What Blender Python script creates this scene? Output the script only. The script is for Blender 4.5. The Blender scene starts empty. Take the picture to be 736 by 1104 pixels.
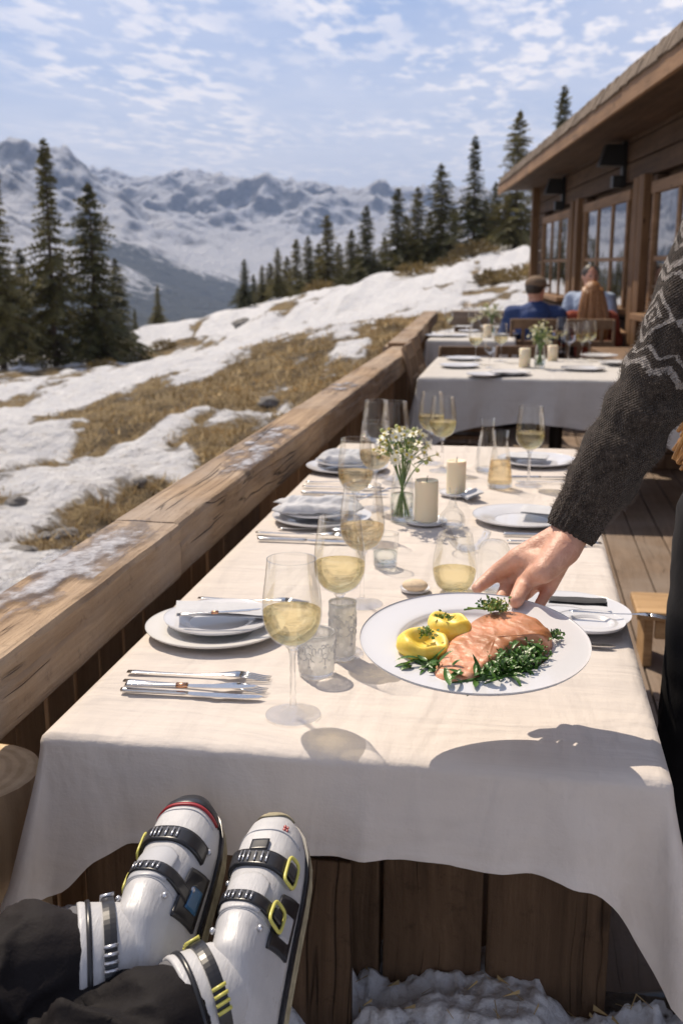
import bpy, bmesh, math, random
import numpy as np
from mathutils import Vector, Matrix, Quaternion, noise as mnoise
R = math.radians
PI = math.pi
random.seed(7)
rng = np.random.default_rng(7)
scene = bpy.context.scene
COL = scene.collection

# ---------------------------------------------------------------- camera geometry (survey of the photo)
F_PX, CX, CY, EYE = 1150.0, 368.0, 552.0, 1.35
TH, YAW = R(13.07), R(9.47)
FWD = Vector((-math.sin(YAW)*math.cos(TH), math.cos(YAW)*math.cos(TH), -math.sin(TH)))
RGT = Vector((math.cos(YAW), math.sin(YAW), 0))
UPV = RGT.cross(FWD)
CAM = Vector((0, 0, EYE))
def ray(px, py): return FWD + RGT*((px-CX)/F_PX) + UPV*((CY-py)/F_PX)
def on_z(px, py, z):
    r = ray(px, py); return CAM + r*((z-EYE)/r.z)
def on_y(px, py, y):
    r = ray(px, py); return CAM + r*(y/r.y)
def at_depth(px, py, d): return CAM + ray(px, py)*d

SUN_DIR = Vector((-.46, .50, .95)).normalized()      # towards the sun

# ---------------------------------------------------------------- mesh helpers
class MB:
    """collects faces; build() links them as ONE mesh object"""
    def __init__(self): self.v = []; self.f = []; self.m = []; self.s = []; self.uv = {}
    def add(self, vs, fs, mi=0, smooth=True, M=None):
        o = len(self.v)
        if M is not None: vs = [M @ Vector(p) for p in vs]
        self.v += [tuple(p) for p in vs]
        for f in fs:
            self.f.append(tuple(i+o for i in f)); self.m.append(mi); self.s.append(smooth)
        return self
    def build(self, name, mats, parent=None, loc=None):
        me = bpy.data.meshes.new(name)
        me.from_pydata(self.v, [], self.f)
        if not isinstance(mats, (list, tuple)): mats = [mats]
        for m in mats: me.materials.append(m)
        me.polygons.foreach_set('material_index', self.m)
        me.polygons.foreach_set('use_smooth', self.s)
        me.update()
        o = bpy.data.objects.new(name, me); COL.objects.link(o)
        if parent is not None: o.parent = parent
        if loc is not None: o.location = loc
        return o
    # ---- shapes
    def box(self, c, s, mi=0, rot=None, bev=0.0, M=None):
        sx, sy, sz = s[0]/2, s[1]/2, s[2]/2
        T = Matrix.Translation(c)
        if rot is not None: T = T @ rot.to_4x4()
        if M is not None: T = M @ T
        if bev <= 0:
            vs = [(x*sx, y*sy, z*sz) for x in (-1, 1) for y in (-1, 1) for z in (-1, 1)]
            fs = [(0,1,3,2),(4,6,7,5),(0,4,5,1),(2,3,7,6),(0,2,6,4),(1,5,7,3)]
            return self.add(vs, fs, mi, False, T)
        bm = bmesh.new(); bmesh.ops.create_cube(bm, size=1)
        for v in bm.verts: v.co = (v.co.x*s[0], v.co.y*s[1], v.co.z*s[2])
        bmesh.ops.bevel(bm, geom=bm.edges[:], offset=bev, segments=2, affect='EDGES', profile=.5)
        self.add([v.co.copy() for v in bm.verts], [[v.index for v in f.verts] for f in bm.faces] if not bm.verts.index_update() else [], mi, False, T)
        bm.free(); return self
    def bar(self, a, b, w, h, mi=0, bev=0.0, upv=(0, 0, 1)):
        a, b = Vector(a), Vector(b); d = b-a; L = d.length; x = d/L
        z = Vector(upv); z = (z - x*z.dot(x)).normalized(); y = z.cross(x)
        return self.box((a+b)/2, (L, w, h), mi, Matrix((x, y, z)).transposed(), bev)
    def lathe(self, prof, n=32, mi=0, M=None, smooth=True, close=False):
        vs, fs = [], []
        rows = []
        for (r, z) in prof:
            if r < 1e-6: rows.append([len(vs)]); vs.append((0, 0, z))
            else:
                rows.append(list(range(len(vs), len(vs)+n)))
                vs += [(r*math.cos(2*PI*k/n), r*math.sin(2*PI*k/n), z) for k in range(n)]
        pr = list(zip(rows[:-1], rows[1:]))
        if close: pr.append((rows[-1], rows[0]))
        for A, B in pr:
            for k in range(n):
                k2 = (k+1) % n
                if len(A) == 1 and len(B) == 1: continue
                if len(A) == 1: fs.append((A[0], B[k2], B[k]))
                elif len(B) == 1: fs.append((A[k], A[k2], B[0]))
                else: fs.append((A[k], A[k2], B[k2], B[k]))
        return self.add(vs, fs, mi, smooth, M)
    def tube(self, pts, rad, n=10, mi=0, caps=True, flat=None, upv=(0, 0, 1), smooth=True):
        """sweep; rad float or list; flat=(sx, sy) scales the section"""
        pts = [Vector(p) for p in pts]; N = len(pts)
        if not hasattr(rad, '__len__'): rad = [rad]*N
        vs, fs = [], []
        prev = None
        for i in range(N):
            t = (pts[min(i+1, N-1)] - pts[max(i-1, 0)]).normalized()
            if prev is None:
                u = Vector(upv); 
                if abs(u.normalized().dot(t)) > .95: u = Vector((1, 0, 0))
            else: u = prev
            u = (u - t*u.dot(t)).normalized(); w = t.cross(u); prev = u
            sx, sy = flat if flat else (1, 1)
            for k in range(n):
                a = 2*PI*k/n
                vs.append(pts[i] + (w*math.cos(a)*sx + u*math.sin(a)*sy)*rad[i])
        for i in range(N-1):
            for k in range(n):
                k2 = (k+1) % n
                fs.append((i*n+k, i*n+k2, (i+1)*n+k2, (i+1)*n+k))
        if caps:
            fs.append(tuple(range(n-1, -1, -1))); fs.append(tuple((N-1)*n+k for k in range(n)))
        return self.add(vs, fs, mi, smooth)
    def ball(self, c, r, mi=0, nu=12, nv=8, rot=None):
        if not hasattr(r, '__len__'): r = (r, r, r)
        T = Matrix.Translation(c)
        if rot is not None: T = T @ rot.to_4x4()
        T = T @ Matrix.Diagonal((r[0], r[1], r[2], 1))
        prof = [(0 if j in (0, nv) else math.sin(PI*j/nv), -math.cos(PI*j/nv)) for j in range(nv+1)]
        return self.lathe(prof, nu, mi, T)
    def prism(self, outline, z0, z1, mi=0, M=None, smooth=False):
        n = len(outline)
        vs = [(x, y, z0) for x, y in outline]+[(x, y, z1) for x, y in outline]
        fs = [tuple(range(n-1, -1, -1)), tuple(range(n, 2*n))]+[(k, (k+1) % n, n+(k+1) % n, n+k) for k in range(n)]
        return self.add(vs, fs, mi, smooth, M)

def capsule_mesh(mb, a, b, ra, rb, n=16):
    a, b = Vector(a), Vector(b); d = b-a; L = max(d.length, 1e-5)
    q = d.to_track_quat('Z', 'Y')
    prof = [(ra*math.cos(t), ra*math.sin(t)) for t in np.linspace(-PI/2, 0, 6)]
    prof += [(rb*math.cos(t), L+rb*math.sin(t)) for t in np.linspace(0, PI/2, 6)]
    prof[0] = (0, prof[0][1]); prof[-1] = (0, prof[-1][1])
    mb.lathe(prof, n, 0, Matrix.Translation(a) @ q.to_matrix().to_4x4())

def blob(name, caps, balls, voxel, mat, parent=None, smooth_it=6, post=None):
    """union of tapered capsules and ellipsoids fused into ONE continuous skin"""
    mb = MB()
    for (a, b, ra, rb) in caps: capsule_mesh(mb, a, b, ra, rb)
    for bl in balls: mb.ball(bl[0], bl[1], 0, 20, 14, bl[2] if len(bl) > 2 else None)
    o = mb.build(name, mat, parent)
    md = o.modifiers.new('r', 'REMESH'); md.mode = 'VOXEL'; md.voxel_size = voxel; md.use_smooth_shade = True
    if smooth_it:
        sm = o.modifiers.new('s', 'SMOOTH'); sm.factor = .5; sm.iterations = smooth_it
    dg = bpy.context.evaluated_depsgraph_get(); dg.update()
    me = bpy.data.meshes.new_from_object(o.evaluated_get(dg))
    o.modifiers.clear(); old = o.data; o.data = me; me.name = name
    bpy.data.meshes.remove(old)
    if not me.materials: me.materials.append(mat)
    me.polygons.foreach_set('use_smooth', [True]*len(me.polygons))
    if post: post(me)
    return o

def displace(me, fn):
    """move every vertex along its normal by fn(co)"""
    n = len(me.vertices); co = np.empty(n*3); me.vertices.foreach_get('co', co); no = np.empty(n*3); me.vertices.foreach_get('normal', no)
    co = co.reshape(-1, 3); no = no.reshape(-1, 3)
    d = np.array([fn(Vector(c)) for c in co]); me.vertices.foreach_set('co', (co+no*d[:, None]).ravel()); me.update()
def np_mesh(name, V, Fq, mat, smooth=True, parent=None):
    me = bpy.data.meshes.new(name)
    me.from_pydata(V.tolist(), [], Fq.tolist())
    me.materials.append(mat)
    me.polygons.foreach_set('use_smooth', [smooth]*len(me.polygons))
    me.update()
    o = bpy.data.objects.new(name, me); COL.objects.link(o)
    if parent is not None: o.parent = parent
    return o
def grid_faces(nr, nc):
    i = np.arange(nr-1)[:, None]*nc + np.arange(nc-1)[None, :]
    return np.stack([i, i+1, i+nc+1, i+nc], -1).reshape(-1, 4)

# vectorised value noise
def _hash(ix, iy, seed):
    h = (ix.astype(np.int64)*374761393 + iy.astype(np.int64)*668265263 + seed*1442695041) & 0x7fffffff
    h = ((h ^ (h >> 13))*1274126177) & 0x7fffffff
    return ((h ^ (h >> 16)) & 0xffff)/65535.0
def vnoise(x, y, seed=0):
    ix, iy = np.floor(x), np.floor(y); fx, fy = x-ix, y-iy
    u = fx*fx*fx*(fx*(fx*6-15)+10); v = fy*fy*fy*(fy*(fy*6-15)+10)
    a, b, c, d = _hash(ix, iy, seed), _hash(ix+1, iy, seed), _hash(ix, iy+1, seed), _hash(ix+1, iy+1, seed)
    return (a*(1-u)+b*u)*(1-v)+(c*(1-u)+d*u)*v
def fbm(x, y, oct=5, seed=0, gain=.5, ridged=False):
    s = 0; a = 1; t = 0
    for k in range(oct):
        n = vnoise(x*2**k+17.3*k, y*2**k-9.1*k, seed+k)
        if ridged: n = (1-abs(2*n-1))**2
        s = s+a*n; t += a; a *= gain
    return s/t
def sstep(a, b, x):
    t = np.clip((x-a)/(b-a), 0, 1); return t*t*(3-2*t)
def rbf(pts, vals, lin=True):
    """thin plate interpolation through survey points"""
    P = np.array(pts, float); n = len(P)
    def U(r): return np.where(r > 1e-9, r*r*np.log(r+1e-12), 0)
    K = U(np.linalg.norm(P[:, None]-P[None], axis=2)) + np.eye(n)*1e-3
    A = np.zeros((n+3, n+3)); A[:n, :n] = K; A[:n, n] = 1; A[:n, n+1:] = P; A[n:, :n] = A[:n, n:].T
    w = np.linalg.solve(A, np.r_[np.array(vals, float), 0, 0, 0])
    def f(x, y):
        s = w[n]+w[n+1]*x+w[n+2]*y
        for i in range(n): s = s+w[i]*U(np.hypot(x-P[i, 0], y-P[i, 1]))
        return s
    return f

# ---------------------------------------------------------------- naming helpers
def tag(o, label=None, cat=None, group=None, kind=None):
    if label: o['label'] = label
    if cat: o['category'] = cat
    if group: o['group'] = group
    if kind: o['kind'] = kind
    return o
def thing(name, label, cat, loc=(0, 0, 0), rz=0.0, group=None):
    o = bpy.data.objects.new(name, None); COL.objects.link(o)
    o.empty_display_size = .1
    o.location = loc; o.rotation_euler = (0, 0, rz)
    return tag(o, label, cat, group)
def copy_tree(o, parent=None):
    c = o.copy(); COL.objects.link(c)
    if parent is not None: c.parent = parent
    for ch in list(o.children): copy_tree(ch, c)
    return c

# ---------------------------------------------------------------- materials
class NT:
    def __init__(self, name):
        self.m = bpy.data.materials.new(name); self.m.use_nodes = True
        self.t = self.m.node_tree; self.t.nodes.clear()
        self.out = self.t.nodes.new('ShaderNodeOutputMaterial')
    def n(self, typ, inputs=None, **props):
        nd = self.t.nodes.new('ShaderNode'+typ)
        for k, v in props.items(): setattr(nd, k, v)
        for k, v in (inputs or {}).items(): self.set(nd, k, v)
        return nd
    def set(self, nd, k, v):
        s = nd.inputs[k]
        if isinstance(v, bpy.types.NodeSocket): self.t.links.new(v, s)
        elif isinstance(v, bpy.types.Node): self.t.links.new(v.outputs[0], s)
        else:
            if hasattr(s.default_value, '__len__') and len(s.default_value) == 4 and len(v) == 3: v = (*v, 1)
            s.default_value = v
    def math(self, op, a, b=0.0, c=None, clamp=False):
        nd = self.n('Math', operation=op, use_clamp=clamp); self.set(nd, 0, a); self.set(nd, 1, b)
        if c is not None: self.set(nd, 2, c)
        return nd.outputs[0]
    def mix(self, fac, a, b, mode='MIX'):
        nd = self.n('Mix', data_type='RGBA', blend_type=mode)
        self.set(nd, 0, fac); self.set(nd, 6, a); self.set(nd, 7, b)
        return nd.outputs[2]
    def ramp(self, fac, stops, interp='LINEAR'):
        nd = self.n('ValToRGB'); cr = nd.color_ramp; cr.interpolation = interp
        while len(cr.elements) < len(stops): cr.elements.new(.5)
        for e, (p, c) in zip(cr.elements, stops):
            e.position = p; e.color = (c, c, c, 1) if not hasattr(c, '__len__') else (*c, 1)
        self.set(nd, 0, fac); return nd.outputs[0]
    def coord(self, which='Object', scale=(1, 1, 1), rot=(0, 0, 0), loc=(0, 0, 0)):
        tc = self.n('TexCoord')
        mp = self.n('Mapping', {'Scale': scale, 'Rotation': rot, 'Location': loc}); self.set(mp, 'Vector', tc.outputs[which])
        return mp.outputs[0]
    def noise(self, vec, scale, detail=4, rough=.55, dist=0.0):
        nd = self.n('TexNoise', {'Scale': scale, 'Detail': detail, 'Roughness': rough, 'Distortion': dist})
        self.set(nd, 'Vector', vec); return nd.outputs[0]
    def bump(self, h, strength=.3, dist=.01, nrm=None):
        nd = self.n('Bump', {'Strength': strength, 'Distance': dist}); self.set(nd, 'Height', h)
        if nrm is not None: self.set(nd, 'Normal', nrm)
        return nd.outputs[0]
    def pbsdf(self, **kw):
        nd = self.n('BsdfPrincipled')
        for k, v in kw.items(): self.set(nd, k.replace('_', ' '), v)
        return nd
    def done(self, shader):
        self.t.links.new(shader.outputs[0] if isinstance(shader, bpy.types.Node) else shader, self.out.inputs[0]); return self.m
def m_simple(name, col, rough=.5, metal=0.0, var=.12, vscale=8.0, bump=.0, bscale=60.0, coord='Object', spec=.5, bdist=.004, **kw):
    T = NT(name); c = T.coord(coord)
    n = T.noise(c, vscale, 4)
    f = T.ramp(n, [(.3, 1-var), (.7, 1+var)])
    colr = T.mix(1.0, (*col, 1), f, 'MULTIPLY')
    b = T.pbsdf(Base_Color=colr, Roughness=rough, Metallic=metal, **kw)
    T.set(b, 'Specular IOR Level', spec)
    if bump: T.set(b, 'Normal', T.bump(T.noise(c, bscale, 3), bump, bdist))
    return T.done(b)

def m_wood(name, c_dark, c_light, axis=1, grain=22.0, rough=.75, bump=.5, grey=None, greyamt=0.0, knots=True, seed=0.0, spec=.25, crack=.6):
    """weathered timber; grain runs along the given local axis"""
    T = NT(name)
    s = [1.0, 1.0, 1.0]; s[axis] = .045
    oi = T.n('ObjectInfo'); 
    c0 = T.coord('Object')
    off = T.n('VectorMath', operation='ADD'); T.set(off, 0, c0)
    cmb = T.n('CombineXYZ'); 
    for k in range(3): T.set(cmb, k, T.math('MULTIPLY', oi.outputs['Random'], 7.0+3*k+seed))
    T.set(off, 1, cmb)
    mp = T.n('Mapping', {'Scale': s}); T.set(mp, 'Vector', off)
    v = mp.outputs[0]
    warp = T.noise(off.outputs[0], 2.2, 2)
    dv = T.n('VectorMath', operation='ADD'); T.set(dv, 0, v)
    w2 = T.n('CombineXYZ'); 
    for k in range(3): T.set(w2, k, T.math('MULTIPLY', warp, .05))
    T.set(dv, 1, w2)
    g1 = T.noise(dv.outputs[0], grain, 6, .62, .4)
    g2 = T.noise(dv.outputs[0], grain*4, 4, .6)
    big = T.noise(off.outputs[0], 1.7, 3)
    f = T.math('ADD', T.math('MULTIPLY', g1, .65), T.math('MULTIPLY', g2, .35))
    col = T.ramp(f, [(.30, c_dark), (.52, tuple((a+b)/2 for a, b in zip(c_dark, c_light))), (.70, c_light)])
    col = T.mix(T.math('MULTIPLY', T.ramp(big, [(.35, 0), (.7, 1)]), .45), col, tuple(x*.62 for x in c_dark)+(1,), 'MIX')
    h = f
    # drying cracks: thin dark streaks along the grain
    cs = [1.0, 1.0, 1.0]; cs[axis] = .22
    cmap = T.n('Mapping', {'Scale': cs}); T.set(cmap, 'Vector', dv.outputs[0])
    cr = T.noise(cmap.outputs[0], grain*1.1, 2, .5, 0)
    ck = T.ramp(T.math('ABSOLUTE', T.math('SUBTRACT', cr, .5)), [(.0, 1), (.013, 0)])
    ck = T.math('MULTIPLY', ck, T.ramp(T.noise(off.outputs[0], 3.1, 2), [(.50, 0), (.60, crack)]))
    col = T.mix(ck, col, tuple(x*.25 for x in c_dark)+(1,))
    h = T.math('SUBTRACT', h, ck)
    if knots:
        ks = [3.2, 3.2, 3.2]; ks[axis] = 1.5
        km = T.n('Mapping', {'Scale': ks}); T.set(km, 'Vector', off)
        vo = T.n('TexVoronoi', {'Scale': 1.6, 'Randomness': 1.0}); T.set(vo, 'Vector', km.outputs[0])
        kf = T.ramp(vo.outputs['Distance'], [(.03, 1), (.09, 0)])
        col = T.mix(T.math('MULTIPLY', kf, .8), col, tuple(x*.3 for x in c_dark)+(1,))
    if grey:
        gm = T.ramp(T.noise(off.outputs[0], 2.6, 5, .6), [(.4, 0), (.65, greyamt)])
        col = T.mix(gm, col, (*grey, 1))
    sp_ = T.ramp(T.noise(off.outputs[0], 26, 5, .7), [(.58, 0), (.74, .55)]); col = T.mix(sp_, col, tuple(x*.45 for x in c_dark)+(1,))
    h = T.math('ADD', h, T.math('MULTIPLY', T.noise(off.outputs[0], 60, 4, .65), .35))
    b = T.pbsdf(Base_Color=col, Roughness=rough); T.set(b, 'Specular IOR Level', spec)
    T.set(b, 'Normal', T.bump(h, bump, .010))
    return T.done(b)

def m_linen(name, col=(.75, .69, .64), wr=1.0):
    T = NT(name); c = T.coord('Object')
    big = T.noise(c, 3.0, 3)
    st = T.coord('Object', (1.4, 5.5, 3.0), (0, 0, .5))
    w1 = T.noise(st, 2.2, 3, .5, .6)
    st2 = T.coord('Object', (5.0, 1.3, 2.0), (0, 0, -.25))
    w2 = T.noise(st2, 2.0, 3, .5, .5)
    fine = T.noise(T.coord('Object', (260, 60, 200)), 1.0, 2)
    fine2 = T.noise(T.coord('Object', (60, 260, 200)), 1.0, 2)
    slub = T.ramp(T.noise(T.coord('Object', (9, 160, 30)), 1.0, 2), [(.45, 1), (.75, .93)])
    colr = T.mix(1.0, (*col, 1), slub, 'MULTIPLY')
    colr = T.mix(T.ramp(big, [(.4, 0), (.75, .5)]), colr, tuple(x*.93 for x in col)+(1,))
    h = T.math('ADD', T.math('MULTIPLY', T.math('ADD', w1, w2), 1.0), T.math('MULTIPLY', T.math('ADD', fine, fine2), .035))
    nb = T.bump(h, .95*wr, .014)
    d = T.n('BsdfDiffuse', {'Color': colr, 'Normal': nb}); tr = T.n('BsdfTranslucent', {'Color': tuple(x*.9 for x in col)+(1,), 'Normal': nb})
    mx = T.n('MixShader', {0: .18}); T.set(mx, 1, d); T.set(mx, 2, tr)
    return T.done(mx)

def m_thin_glass(name, tint=(.985, .99, .987)):
    """thin clear wall: passes light, reflects and greys towards the edge"""
    T = NT(name)
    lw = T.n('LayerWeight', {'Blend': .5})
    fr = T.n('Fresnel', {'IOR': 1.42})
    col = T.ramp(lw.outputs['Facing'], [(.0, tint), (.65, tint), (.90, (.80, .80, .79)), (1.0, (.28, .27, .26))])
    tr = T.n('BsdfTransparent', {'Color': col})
    gl = T.n('BsdfGlossy', {'Color': (1, 1, 1, 1), 'Roughness': .015})
    mx = T.n('MixShader', {0: T.math('MINIMUM', T.math('MULTIPLY', fr.outputs[0], .85), .45)}); T.set(mx, 1, tr); T.set(mx, 2, gl)
    return T.done(mx)
def m_glass(name, col=(1, 1, 1), rough=0.0, ior=1.46, through=.5):
    """thick glass; part of the light goes straight through"""
    T = NT(name)
    g = T.n('BsdfGlass', {'Color': (*col, 1), 'Roughness': rough, 'IOR': ior})
    tr = T.n('BsdfTransparent', {'Color': (*col, 1)})
    mx = T.n('MixShader', {0: through}); T.set(mx, 1, g); T.set(mx, 2, tr)
    return T.done(mx)

M = {}
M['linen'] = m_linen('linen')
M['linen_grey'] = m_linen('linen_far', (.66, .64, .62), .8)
M['napkin'] = m_linen('napkin_linen', (.66, .67, .70), .5)
M['rail'] = m_wood('rail_timber', (.20, .115, .058), (.42, .275, .155), 1, 20, .72, .6, (.36, .32, .29), .45)
M['rail_side'] = m_wood('rail_side_timber', (.17, .088, .038), (.33, .19, .092), 1, 20, .75, .6)
M['board'] = m_wood('rail_board', (.26, .165, .095), (.45, .31, .19), 2, 20, .8, .6)
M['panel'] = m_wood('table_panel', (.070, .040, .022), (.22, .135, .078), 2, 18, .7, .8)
M['deck'] = m_wood('deck_board', (.16, .112, .078), (.30, .222, .165), 1, 24, .7, .45, (.26, .22, .19), .5)
M['lodge'] = m_wood('lodge_timber', (.044, .024, .013), (.150, .088, .050), 0, 16, .75, .8)
M['lodge_post'] = m_wood('lodge_post_timber', (.10, .052, .024), (.27, .155, .078), 2, 16, .7, .6)
M['lodge_trim'] = m_wood('lodge_trim_timber', (.17, .095, .045), (.38, .225, .12), 0, 16, .65, .5)
M['shingle'] = m_wood('roof_shingle', (.095, .070, .050), (.25, .195, .15), 2, 14, .85, .9, knots=False)
M['chairwood'] = m_wood('chair_timber', (.14, .085, .05), (.30, .20, .125), 2, 26, .6, .3, knots=False)
M['pale'] = m_wood('pale_timber', (.38, .23, .11), (.66, .45, .25), 0, 22, .6, .3)
M['stool'] = m_wood('bench_timber', (.15, .085, .045), (.34, .215, .12), 0, 18, .8, .9)
M['bark'] = m_simple('bark', (.075, .052, .036), .9, 0, .4, 14, .9, 40, bdist=.02)
M['porcelain'] = m_simple('porcelain', (.66, .66, .68), .20, 0, .015, 5, 0, coord='Object', Coat_Weight=.4, Coat_Roughness=.06)
M['porcelain_warm'] = m_simple('stoneware', (.68, .665, .64), .25, 0, .02, 5)
M['steel'] = m_simple('steel', (.62, .61, .60), .17, 1.0, .08, 20, .05, 200)
M['copper'] = m_simple('copper_band', (.62, .33, .20), .25, 1.0, .1, 20)
M['glass'] = m_thin_glass('thin_clear_glass')
M['stem'] = m_glass('stem_glass', through=.6)
M['wine'] = m_glass('white_wine', (.999, .940, .75), 0, 1.34, .58)
M['rose'] = m_glass('amber_wine', (.996, .91, .745), 0, 1.34, .55)
M['water'] = m_glass('clear_water', (.97, .99, .98), 0, 1.33, .45)
M['frost'] = None
M['wax'] = m_simple('candle_wax', (.83, .72, .52), .45, 0, .03, 6, .15, 25, Subsurface_Weight=.35, Subsurface_Radius=(.02, .012, .006), Subsurface_Scale=.5)
M['wick'] = m_simple('burnt_wick', (.03, .025, .02), .9)
M['black'] = m_simple('black_plastic', (.014, .014, .016), .32, 0, .15, 20, .05, 90)
M['blackmetal'] = m_simple('black_metal', (.02, .02, .02), .45, .4, .15, 20)
M['iron'] = m_simple('dark_iron', (.025, .022, .02), .6, .5, .2, 12, .2, 60)
M['stemgreen'] = m_simple('flower_stem', (.13, .22, .045), .5, 0, .2, 30)
M['leaf'] = m_simple('green_leaf', (.055, .125, .022), .45, 0, .35, 60, .3, 200)
M['petal'] = m_simple('white_petal', (.78, .76, .62), .55, 0, .06, 60)
M['pollen'] = m_simple('yellow_floret', (.52, .42, .07), .7, 0, .2, 80)
M['bud'] = m_simple('pale_green_bud', (.40, .44, .16), .6, 0, .2, 80)
M['hair_dark'] = m_simple('dark_hair', (.03, .02, .014), .5, 0, .3, 40, .5, 120)
M['denim_blue'] = m_simple('blue_shirt', (.020, .045, .145), .85, 0, .18, 7, .4, 14, bdist=.03)
M['pale_blue'] = m_simple('pale_blue_shirt', (.30, .37, .50), .85, 0, .15, 7, .4, 14, bdist=.03)
M['rust'] = m_simple('rust_red_top', (.24, .045, .022), .9, 0, .18, 9, .4, 18, bdist=.03)
M['cap'] = m_simple('brown_cap', (.17, .115, .075), .9, 0, .2, 30, .3, 80)
M['jeans'] = m_simple('grey_trousers', (.06, .055, .055), .85, 0, .2, 10, .3, 40)

# frosted silver pattern of the etched tumblers
def m_frost():
    T = NT('etched_frosted_glass'); c = T.coord('Object')
    vo = T.n('TexVoronoi', {'Scale': 90.0}); T.set(vo, 'Vector', c)
    pat = T.ramp(vo.outputs['Distance'], [(.28, 1), (.40, 0)])
    sp = T.noise(c, 420, 2)
    b = T.pbsdf(Base_Color=T.mix(pat, (.56, .55, .54, 1), (.82, .81, .79, 1)), Roughness=.28, Metallic=.25)
    T.set(b, 'Normal', T.bump(T.math('ADD', pat, sp), .25, .001))
    tr = T.n('BsdfTransparent', {'Color': (.9, .9, .88, 1)}); tl = T.n('BsdfTranslucent', {'Color': (.8, .8, .78, 1)})
    m1 = T.n('MixShader', {0: .4}); T.set(m1, 1, b); T.set(m1, 2, tl)
    m2 = T.n('MixShader', {0: .32}); T.set(m2, 1, m1); T.set(m2, 2, tr)
    return T.done(m2)
M['frost'] = m_frost()

def m_skin():
    T = NT('skin'); c = T.coord('Object')
    n = T.noise(c, 38, 4, .6); n2 = T.noise(c, 9, 3)
    col = T.ramp(n, [(.32, (.50, .255, .165)), (.68, (.67, .395, .28))])
    col = T.mix(T.ramp(n2, [(.4, 0), (.7, .5)]), col, (.60, .29, .22, 1))
    fine = T.noise(T.coord('Object', (260, 420, 260)), 1, 3)
    cre = T.noise(T.coord('Object', (70, 28, 60), (0, 0, .6)), 1, 4, .6, .8)
    b = T.pbsdf(Base_Color=col, Roughness=.46, Subsurface_Weight=.18, Subsurface_Scale=.4, Subsurface_Radius=(.012, .005, .003))
    T.set(b, 'Normal', T.bump(T.math('ADD', T.math('MULTIPLY', fine, .35), cre), .6, .0032))
    return T.done(b)
M['skin'] = m_skin()
M['nail'] = m_simple('nail', (.62, .36, .28), .28)

def m_hair(name, c1, c2):
    T = NT(name); 
    n = T.noise(T.coord('Object', (140, 140, 6)), 1.0, 4)
    col = T.ramp(n, [(.3, c1), (.7, c2)])
    b = T.pbsdf(Base_Color=col, Roughness=.42)
    T.set(b, 'Normal', T.bump(n, .8, .006))
    return T.done(b)
M['hair_gold'] = m_hair('golden_hair', (.16, .060, .018), (.38, .18, .060))
M['hair_auburn'] = m_hair('auburn_hair', (.22, .088, .022), (.58, .31, .10))

def m_snow(name='snow_surface'):
    T = NT(name); c = T.coord('Object')
    n = T.noise(c, 9, 6, .62); n2 = T.noise(c, 60, 3)
    dirt = T.ramp(T.noise(c, 26, 4, .7), [(.66, 0), (.80, .55)])
    col = T.mix(dirt, (.68, .69, .71, 1), (.30, .24, .18, 1))
    b = T.pbsdf(Base_Color=col, Roughness=.6); T.set(b, 'Specular IOR Level', .3)
    T.set(b, 'Normal', T.bump(T.math('ADD', n, T.math('MULTIPLY', n2, .3)), .7, .05))
    return T.done(b)
M['snow'] = m_snow()

def m_ice():
    """frosty film: thins out to clear wet wood at its edge"""
    T = NT('melting_ice'); c = T.coord('Object'); at = T.n('Attribute', attribute_name='cover')
    n = T.noise(c, 60, 5, .7); n2 = T.noise(c, 17, 4, .65)
    b = T.pbsdf(Base_Color=T.ramp(n, [(.35, (.40, .41, .45)), (.62, (.74, .75, .79))]), Roughness=.30)
    T.set(b, 'Specular IOR Level', .6); T.set(b, 'Normal', T.bump(T.math('ADD', n, n2), .6, .003))
    tr = T.n('BsdfTransparent', {'Color': (.80, .79, .78, 1)}); gl = T.n('BsdfGlossy', {'Roughness': .15})
    wet = T.n('MixShader', {0: .10}); T.set(wet, 1, tr); T.set(wet, 2, gl)
    f = T.math('ADD', at.outputs['Fac'], T.math('MULTIPLY', T.math('SUBTRACT', n2, .5), 1.3))
    f = T.math('ADD', f, T.math('MULTIPLY', T.math('SUBTRACT', n, .5), .6))
    mx = T.n('MixShader'); T.set(mx, 0, T.ramp(f, [(.36, 0), (1.0, .58)])); T.set(mx, 1, wet); T.set(mx, 2, b)
    return T.done(mx)
M['ice'] = m_ice()

def m_hill():
    T = NT('snow_and_dry_grass'); c = T.coord('Object')
    at = T.n('Attribute', attribute_name='snow')
    edge = T.noise(c, 3.2, 8, .74)
    f = T.math('ADD', at.outputs['Fac'], T.math('MULTIPLY', T.math('SUBTRACT', edge, .5), 1.0))
    f = T.ramp(f, [(.44, 0), (.56, 1)])
    n = T.noise(c, 1.3, 6, .7); n2 = T.noise(c, 16, 5, .72)
    grass = T.ramp(n2, [(.25, (.085, .056, .030)), (.48, (.33, .235, .115)), (.72, (.56, .43, .22))])
    grass = T.mix(T.ramp(n, [(.47, 0), (.62, .8)]), grass, (.055, .040, .026, 1))
    sn = T.ramp(T.noise(c, 5, 5, .6), [(.3, (.60, .61, .65)), (.6, (.72, .72, .73))])
    sn = T.mix(T.ramp(T.noise(c, 6, 8, .82), [(.54, 0), (.68, .7)]), sn, (.42, .36, .28, 1))
    b = T.pbsdf(Base_Color=T.mix(f, grass, sn), Roughness=.8); T.set(b, 'Specular IOR Level', .2)
    h = T.math('ADD', T.math('MULTIPLY', T.noise(c, 7, 6, .62), .6), T.math('MULTIPLY', n2, T.math('SUBTRACT', 1.0, T.math('MULTIPLY', f, .7))))
    T.set(b, 'Normal', T.bump(h, 1.0, .22))
    return T.done(b)
M['hill'] = m_hill()
M['drygrass'] = m_simple('dry_grass_blade', (.50, .36, .17), .8, 0, .6, 1.6)

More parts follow.
